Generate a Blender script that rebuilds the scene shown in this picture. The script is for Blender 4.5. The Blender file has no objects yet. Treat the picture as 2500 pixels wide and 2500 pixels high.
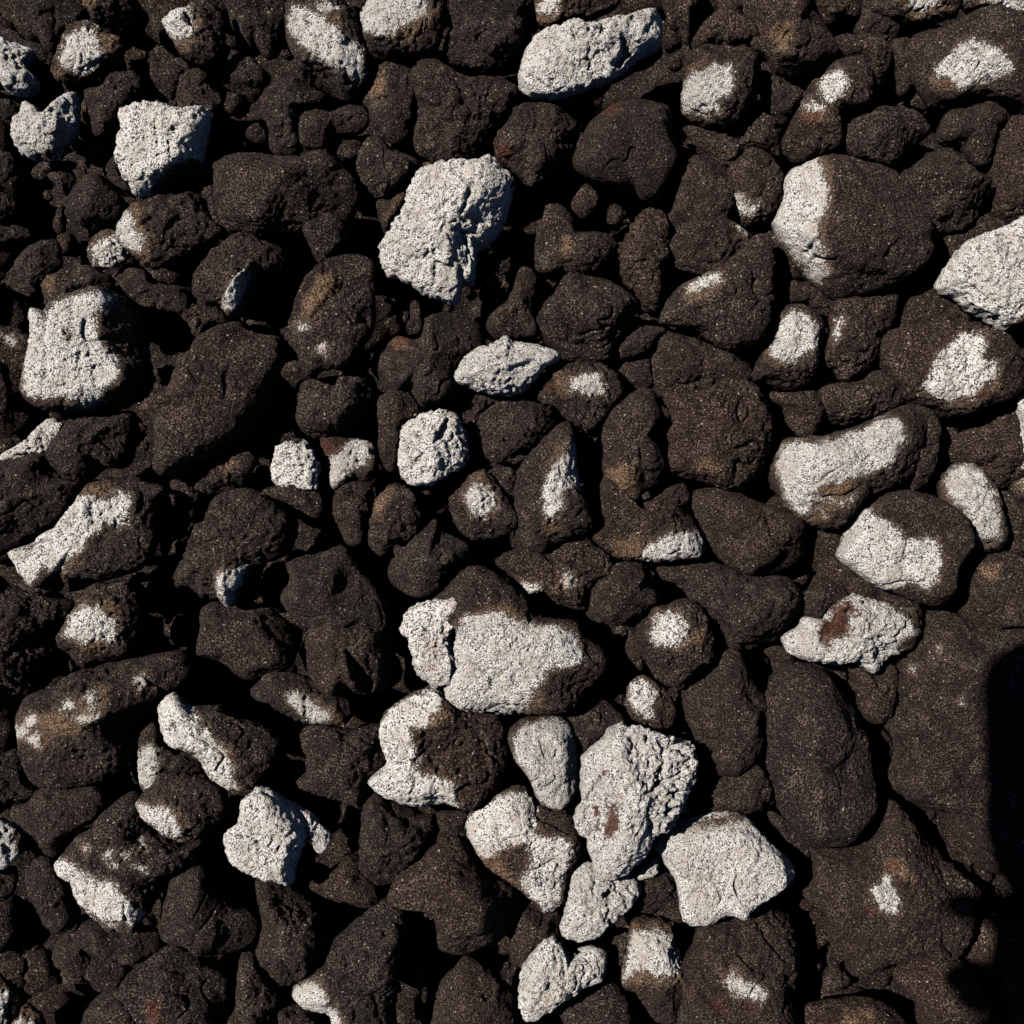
import bpy, math, random
import numpy as np

# ------------------------------------------------------------------ camera, light, exposure
SC = bpy.context.scene
COL = SC.collection
PX = 2e-4                      # metres per pixel of the 2500 px photograph at z = 0
CAM_H = 0.5
cam_d = bpy.data.cameras.new('camera'); cam_d.lens = 36.0; cam_d.sensor_width = 36.0
cam_d.clip_start = 0.01; cam_d.clip_end = 50.0
cam = bpy.data.objects.new('camera', cam_d); COL.objects.link(cam)
cam.location = (0, 0, CAM_H); SC.camera = cam

SUN_EL, SUN_DX, SUN_DY = math.radians(51), 1.0, -0.42      # light travels to +x and a little to -y
L = math.hypot(SUN_DX, SUN_DY)
travel = (SUN_DX / L * math.cos(SUN_EL), SUN_DY / L * math.cos(SUN_EL), -math.sin(SUN_EL))
world = bpy.data.worlds.new('World'); SC.world = world; world.use_nodes = True
wn = world.node_tree
sky = wn.nodes.new('ShaderNodeTexSky'); sky.sky_type = 'NISHITA'; sky.sun_disc = False
sky.sun_elevation = SUN_EL
sky.sun_rotation = math.atan2(-travel[0], -travel[1])         # azimuth from +Y towards +X
sky.altitude = 2500; sky.air_density = 0.35; sky.dust_density = 0.0
bg = wn.nodes['Background']; bg.inputs['Strength'].default_value = 0.05
wn.links.new(sky.outputs[0], bg.inputs[0])
sun_d = bpy.data.lights.new('sun', 'SUN'); sun_d.energy = 5.0; sun_d.angle = math.radians(0.53)
sun_d.color = (1.0, 0.96, 0.90)
sun = bpy.data.objects.new('sun', sun_d); COL.objects.link(sun)
from mathutils import Vector
sun.rotation_euler = Vector(travel).to_track_quat('-Z', 'Y').to_euler()
SC.view_settings.view_transform = 'Standard'; SC.view_settings.look = 'None'
SC.view_settings.gamma = 1.0; SC.view_settings.exposure = 0.0
SC.view_settings.use_curve_mapping = False
SC.cycles.max_bounces = 2; SC.cycles.diffuse_bounces = 0
SC['title'] = 'volcanic stones'

# ------------------------------------------------------------------ numpy noise
rng0 = np.random.RandomState(7)
PERM = rng0.permutation(512).astype(np.int32)
GRAD = rng0.normal(size=(512, 3)); GRAD /= np.linalg.norm(GRAD, axis=1)[:, None]
def noise(p):
    """gradient noise at points p (n, 3), about -0.6 .. 0.6"""
    i = np.floor(p).astype(np.int32); f = p - i
    u = f * f * f * (f * (f * 6 - 15) + 10)
    out = 0.0
    for dx in (0, 1):
        wx = u[:, 0] if dx else 1 - u[:, 0]
        a = PERM[(i[:, 0] + dx) & 511]
        for dy in (0, 1):
            wy = u[:, 1] if dy else 1 - u[:, 1]
            b = PERM[(a + i[:, 1] + dy) & 511]
            for dz in (0, 1):
                wz = u[:, 2] if dz else 1 - u[:, 2]
                g = GRAD[PERM[(b + i[:, 2] + dz) & 511]]
                out = out + wx * wy * wz * (g[:, 0] * (f[:, 0] - dx) + g[:, 1] * (f[:, 1] - dy) + g[:, 2] * (f[:, 2] - dz))
    return out

def signed_dist(pts, poly):
    """distance to polygon edge, positive inside"""
    inside = np.zeros(len(pts), bool); d2 = np.full(len(pts), 1e18)
    x, y = pts[:, 0], pts[:, 1]; n = len(poly)
    for k in range(n):
        ax, ay = poly[k]; bx, by = poly[(k + 1) % n]
        ex, ey = bx - ax, by - ay; L2 = ex * ex + ey * ey + 1e-9
        t = np.clip(((x - ax) * ex + (y - ay) * ey) / L2, 0, 1)
        d2 = np.minimum(d2, (x - ax - t * ex) ** 2 + (y - ay - t * ey) ** 2)
        if abs(ey) > 1e-9:
            c = ((ay > y) != (by > y)) & (x < ex * (y - ay) / ey + ax)
            inside ^= c
    return np.where(inside, 1, -1) * np.sqrt(d2)

def smooth_poly(P, m=6):
    P = np.array(P, float); n = len(P); out = []
    for k in range(n):
        p0, p1, p2, p3 = P[k - 1], P[k], P[(k + 1) % n], P[(k + 2) % n]
        for j in range(m):
            t = j / m
            out.append(0.5 * ((2 * p1) + (-p0 + p2) * t + (2 * p0 - 5 * p1 + 4 * p2 - p3) * t * t + (-p0 + 3 * p1 - 3 * p2 + p3) * t ** 3))
    return np.array(out)

def centroid(P):
    x, y = P[:, 0], P[:, 1]; x1, y1 = np.roll(x, -1), np.roll(y, -1)
    c = x * y1 - x1 * y; A = c.sum() / 2
    return np.array([((x + x1) * c).sum() / (6 * A), ((y + y1) * c).sum() / (6 * A)]), abs(A)

def radii(P, c, nt):
    """outline radius from c for nt angles (outermost crossing)"""
    th = np.arange(nt) * 2 * np.pi / nt
    dx, dy = np.cos(th), np.sin(th); R = np.full(nt, 1.0)
    A = P - c; B = np.roll(A, -1, axis=0)
    for a, b in zip(A, B):
        e = b - a
        den = dx * e[1] - dy * e[0]
        den = np.where(abs(den) < 1e-9, 1e-9, den)
        t = (a[0] * e[1] - a[1] * e[0]) / den
        s = (a[0] * dy - a[1] * dx) / den
        R = np.where((t > 0) & (s >= 0) & (s <= 1), np.maximum(R, t), R)
    for _ in range(1):
        R = (np.roll(R, 1) + 2 * R + np.roll(R, -1)) / 4
    return th, R

def grid_mesh(name, V, nt, nr, mat, attrs=None):
    """V: pole, nr rings of nt, pole"""
    me = bpy.data.meshes.new(name)
    me.vertices.add(len(V)); me.vertices.foreach_set('co', V.astype(np.float32).ravel())
    k = np.arange(nt); k1 = (k + 1) % nt
    top = np.stack([np.zeros(nt, int), 1 + k, 1 + k1], 1)
    last = 1 + (nr - 1) * nt
    bot = np.stack([np.full(nt, len(V) - 1), last + k1, last + k], 1)
    r = np.arange(nr - 1)[:, None]
    a = 1 + r * nt + k; b = 1 + r * nt + k1
    q = np.stack([a, a + nt, b + nt, b], 2).reshape(-1, 4)
    loops = np.concatenate([top.ravel(), q.ravel(), bot.ravel()])
    tot = np.concatenate([np.full(nt, 3), np.full(len(q), 4), np.full(nt, 3)])
    st = np.concatenate([[0], np.cumsum(tot)[:-1]])
    me.loops.add(len(loops)); me.loops.foreach_set('vertex_index', loops.astype(np.int32))
    me.polygons.add(len(tot)); me.polygons.foreach_set('loop_start', st.astype(np.int32))
    me.polygons.foreach_set('loop_total', tot.astype(np.int32))
    me.polygons.foreach_set('use_smooth', np.ones(len(tot), bool))
    me.update(calc_edges=True)
    for nm, arr in (attrs or {}).items():
        at = me.attributes.new(nm, 'FLOAT', 'POINT'); at.data.foreach_set('value', arr.astype(np.float32))
    me.materials.append(mat)
    return me

# ------------------------------------------------------------------ materials
class NT:
    def __init__(s, name):
        s.m = bpy.data.materials.new(name); s.m.use_nodes = True; s.t = s.m.node_tree
        s.b = s.t.nodes['Principled BSDF']
    def n(s, kind, **kw):
        o = s.t.nodes.new(kind)
        for k, v in kw.items(): setattr(o, k, v)
        return o
    def link(s, a, b): s.t.links.new(a, b)
    def put(s, v, sock):
        if hasattr(v, 'is_output'): s.link(v, sock)
        else: sock.default_value = v
    def math(s, op, a, b=0.0, c=None, clamp=False):
        o = s.n('ShaderNodeMath', operation=op, use_clamp=clamp)
        s.put(a, o.inputs[0]); s.put(b, o.inputs[1])
        if c is not None: s.put(c, o.inputs[2])
        return o.outputs[0]
    def step(s, v, lo, hi, a=0.0, b=1.0):
        o = s.n('ShaderNodeMapRange', interpolation_type='SMOOTHSTEP')
        s.put(v, o.inputs[0]); o.inputs[1].default_value = lo; o.inputs[2].default_value = hi
        o.inputs[3].default_value = a; o.inputs[4].default_value = b
        return o.outputs[0]
    def mix(s, f, a, b):
        o = s.n('ShaderNodeMix', data_type='RGBA')
        s.put(f, o.inputs[0]); s.put(a, o.inputs[6]); s.put(b, o.inputs[7])
        return o.outputs[2]
    def noise(s, vec, scale, detail=2.0, rough=0.5):
        o = s.n('ShaderNodeTexNoise'); s.link(vec, o.inputs['Vector'])
        o.inputs['Scale'].default_value = scale; o.inputs['Detail'].default_value = detail
        o.inputs['Roughness'].default_value = rough
        return o.outputs['Fac']
    def attr(s, name):
        return s.n('ShaderNodeAttribute', attribute_name=name).outputs['Fac']

def C(r, g, b): return (r, g, b, 1.0)

def stone_material(name, dark_a, dark_b):
    t = NT(name)
    tc = t.n('ShaderNodeTexCoord'); info = t.n('ShaderNodeObjectInfo')
    off = t.n('ShaderNodeVectorMath', operation='SCALE'); off.inputs[0].default_value = (3.1, 5.7, 2.3)
    t.link(info.outputs['Random'], off.inputs['Scale'])
    add = t.n('ShaderNodeVectorMath', operation='ADD')
    t.link(tc.outputs['Object'], add.inputs[0]); t.link(off.outputs[0], add.inputs[1])
    vs = t.n('ShaderNodeVectorMath', operation='SCALE'); t.link(add.outputs[0], vs.inputs[0])
    t.link(t.math('ADD', 0.8, t.math('MULTIPLY', info.outputs['Random'], 0.45)), vs.inputs['Scale'])
    v = vs.outputs[0]
    fine = t.noise(v, 1300, 2, 0.7)
    grit = t.noise(v, 480, 3, 0.72)
    mid = t.noise(v, 120, 3, 0.6)
    low = t.noise(v, 28, 2, 0.5)
    speck = t.noise(v, 900, 0, 0.5)
    d = t.attr('bleach'); tan = t.attr('tan'); rust = t.attr('rust')
    # dark rock
    rnd = info.outputs['Random']
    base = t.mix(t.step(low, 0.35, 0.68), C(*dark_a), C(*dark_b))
    base = t.mix(info.outputs['Color'], base, C(0.054, 0.0318, 0.0240))
    base = t.mix(t.math('MULTIPLY', rnd, 0.35), base, C(0.026, 0.022, 0.022))
    base = t.mix(t.step(fine, 0.40, 0.54, 0.9, 0.0), base, C(0.005, 0.004, 0.0035))
    base = t.mix(t.step(t.math('ADD', fine, t.math('MULTIPLY', mid, 0.35)), 0.72, 0.84, 0.0, 0.9), base, C(0.18, 0.13, 0.103))
    base = t.mix(t.step(speck, 0.785, 0.84, 0.0, 0.9), base, C(0.50, 0.42, 0.34))
    # warm stain
    tn = t.math('ADD', t.math('ADD', tan, t.math('MULTIPLY', t.math('SUBTRACT', mid, 0.5), 2.2)), t.math('MULTIPLY', t.math('SUBTRACT', fine, 0.5), 4.5))
    tanmask = t.step(tn, -3.2, 3.2, 0.0, 0.8)
    halo = t.step(t.math('ADD', t.math('ADD', d, t.math('MULTIPLY', t.math('SUBTRACT', mid, 0.5), 4.0)), t.math('MULTIPLY', t.math('SUBTRACT', fine, 0.5), 3.0)), -4.6, 0.6, 0.0, 0.8)
    warm = t.mix(t.step(fine, 0.42, 0.62), C(0.060, 0.034, 0.020), C(0.38, 0.245, 0.150))
    brown = t.mix(t.step(fine, 0.40, 0.64), C(0.036, 0.022, 0.015), C(0.21, 0.125, 0.075))
    base = t.mix(halo, base, brown)
    base = t.mix(tanmask, base, warm)
    # bleached crust; tiny shadows of its pits painted in as dark speckle
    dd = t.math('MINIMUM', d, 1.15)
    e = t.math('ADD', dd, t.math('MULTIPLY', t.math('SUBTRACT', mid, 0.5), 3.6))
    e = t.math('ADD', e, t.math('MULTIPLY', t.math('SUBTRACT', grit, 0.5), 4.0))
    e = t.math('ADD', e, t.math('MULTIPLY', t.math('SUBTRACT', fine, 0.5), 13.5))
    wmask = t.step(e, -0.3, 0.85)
    white = t.mix(t.step(mid, 0.42, 0.66), C(0.88, 0.845, 0.80), C(0.64, 0.575, 0.51))
    white = t.mix(t.math('MULTIPLY', tanmask, 0.35), white, C(0.42, 0.30, 0.19))
    pit_shade = t.mix(halo, base, C(0.085, 0.066, 0.053))
    col = t.mix(wmask, pit_shade, white)
    rn = t.math('ADD', t.math('ADD', rust, t.math('MULTIPLY', t.math('SUBTRACT', mid, 0.5), 9.0)), t.math('MULTIPLY', t.math('SUBTRACT', grit, 0.5), 9.0))
    col = t.mix(t.math('MULTIPLY', t.step(rn, -1.0, 1.6), t.math('ADD', 0.6, t.math('MULTIPLY', wmask, 0.35))), col, t.mix(t.step(fine, 0.4, 0.65), C(0.028, 0.010, 0.006), C(0.20, 0.068, 0.038)))
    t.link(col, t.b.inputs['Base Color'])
    t.b.inputs['Roughness'].default_value = 0.95
    t.b.inputs['Specular IOR Level'].default_value = 0.12
    # relief
    h = t.math('ADD', t.math('MULTIPLY', grit, 1.2), t.math('MULTIPLY', fine, 0.55))
    bp = t.n('ShaderNodeBump'); bp.inputs['Strength'].default_value = 1.0; t.link(t.math('ADD', 0.0015, t.math('MULTIPLY', wmask, 0.0005)), bp.inputs['Distance'])
    t.link(h, bp.inputs['Height']); t.link(bp.outputs[0], t.b.inputs['Normal'])
    return t.m

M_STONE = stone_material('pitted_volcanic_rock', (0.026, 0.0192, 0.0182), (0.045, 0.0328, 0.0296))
M_GRAVEL = stone_material('dark_gravel', (0.010, 0.0078, 0.007), (0.016, 0.012, 0.010))  # base colour pulled near black for the deep shade in the gaps

# ------------------------------------------------------------------ ground under the stones
def ground_z(x, y):
    """px units"""
    return -300 + 165 * np.clip((x + 50) / 800, 0, 1)
def build_ground():
    n = 260
    s = np.linspace(-1, 1, n); s = np.sign(s) * (np.abs(s) * 0.35 + np.abs(s) ** 5 * 3.0)
    X, Y = np.meshgrid(s, s); p = np.stack([X.ravel(), Y.ravel(), np.zeros(n * n)], 1)
    P = p / PX
    Z = ground_z(P[:, 0], P[:, 1]) + 30 * noise(P / 140) + 16 * noise(P / 45 + 9) + 9 * noise(P / 18 + 4)
    V = np.stack([p[:, 0], p[:, 1], Z * PX], 1)
    i = np.arange(n - 1)[:, None] * n + np.arange(n - 1)
    F = np.stack([i, i + 1, i + n + 1, i + n], 2).reshape(-1, 4)
    me = bpy.data.meshes.new('ground'); me.from_pydata(V.tolist(), [], F.tolist())
    me.polygons.foreach_set('use_smooth', np.ones(len(F), bool))
    for nm in ('bleach', 'tan', 'rust'):
        at = me.attributes.new(nm, 'FLOAT', 'POINT'); at.data.foreach_set('value', np.full(n * n, -30.0, np.float32))
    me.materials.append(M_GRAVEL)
    o = bpy.data.objects.new('ground', me); o.color = (0.25, 0.25, 0.25, 1); COL.objects.link(o); o['kind'] = 'structure'
build_ground()

def build_gravel():
    rs = np.random.RandomState(3)
    nt, rings = 18, 9
    ph = np.linspace(0, np.pi, rings + 2)
    D = [np.array([[0, 0, 1.0]])]
    th = np.arange(nt) * 2 * np.pi / nt
    for q in ph[1:-1]:
        D.append(np.stack([np.sin(q) * np.cos(th), np.sin(q) * np.sin(th), np.full(nt, np.cos(q))], 1))
    D.append(np.array([[0, 0, -1.0]])); D = np.concatenate(D); nv = len(D)
    k = np.arange(nt); k1 = (k + 1) % nt
    tri = [np.stack([np.zeros(nt, int), 1 + k, 1 + k1], 1)]
    for r in range(rings - 1):
        a = 1 + r * nt + k; b = 1 + r * nt + k1
        tri += [np.stack([a, a + nt, b + nt], 1), np.stack([a, b + nt, b], 1)]
    lst = 1 + (rings - 1) * nt
    tri.append(np.stack([np.full(nt, nv - 1), lst + k1, lst + k], 1)); T = np.concatenate(tri)
    VV, TT = [], []
    for i in range(2400):
        r = rs.choice([14, 22, 34, 50, 70], p=[.34, .3, .2, .1, .06]) * rs.uniform(.8, 1.2)
        x, y = rs.uniform(-1650, 1650, 2)
        out = max(abs(x), abs(y)) > 1330
        if out: r = rs.uniform(50, 110)
        z = ground_z(x, y) + r * rs.uniform(-.1, .6) + (rs.uniform(0, 60) if out else 0)
        pts = D * (np.array([1, rs.uniform(.65, 1), rs.uniform(.55, .9)]) * r)
        pts = pts * (1 + 0.5 * noise(D * 1.3 + i * 3.7) + 0.22 * noise(D * 3.1 + i * 1.9))[:, None]
        a = rs.uniform(0, 6.28); ca, sa = np.cos(a), np.sin(a)
        pts = np.stack([pts[:, 0] * ca - pts[:, 1] * sa + x, pts[:, 0] * sa + pts[:, 1] * ca + y, pts[:, 2] + z], 1)
        VV.append(pts * PX); TT.append(T + nv * i)
    V = np.concatenate(VV); T = np.concatenate(TT)
    me = bpy.data.meshes.new('gravel')
    me.vertices.add(len(V)); me.vertices.foreach_set('co', V.astype(np.float32).ravel())
    me.loops.add(T.size); me.loops.foreach_set('vertex_index', T.astype(np.int32).ravel())
    me.polygons.add(len(T)); me.polygons.foreach_set('loop_start', (np.arange(len(T)) * 3).astype(np.int32))
    me.polygons.foreach_set('loop_total', np.full(len(T), 3, np.int32))
    me.polygons.foreach_set('use_smooth', np.ones(len(T), bool)); me.update(calc_edges=True)
    for nm in ('bleach', 'tan', 'rust'):
        at = me.attributes.new(nm, 'FLOAT', 'POINT'); at.data.foreach_set('value', np.full(len(V), -30.0, np.float32))
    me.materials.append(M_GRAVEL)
    o = bpy.data.objects.new('gravel', me); o.color = (0.45, 0.45, 0.45, 1); COL.objects.link(o); o['kind'] = 'stuff'
    o['label'] = 'loose dark gravel lying in the gaps under the stones'
build_gravel()

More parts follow.
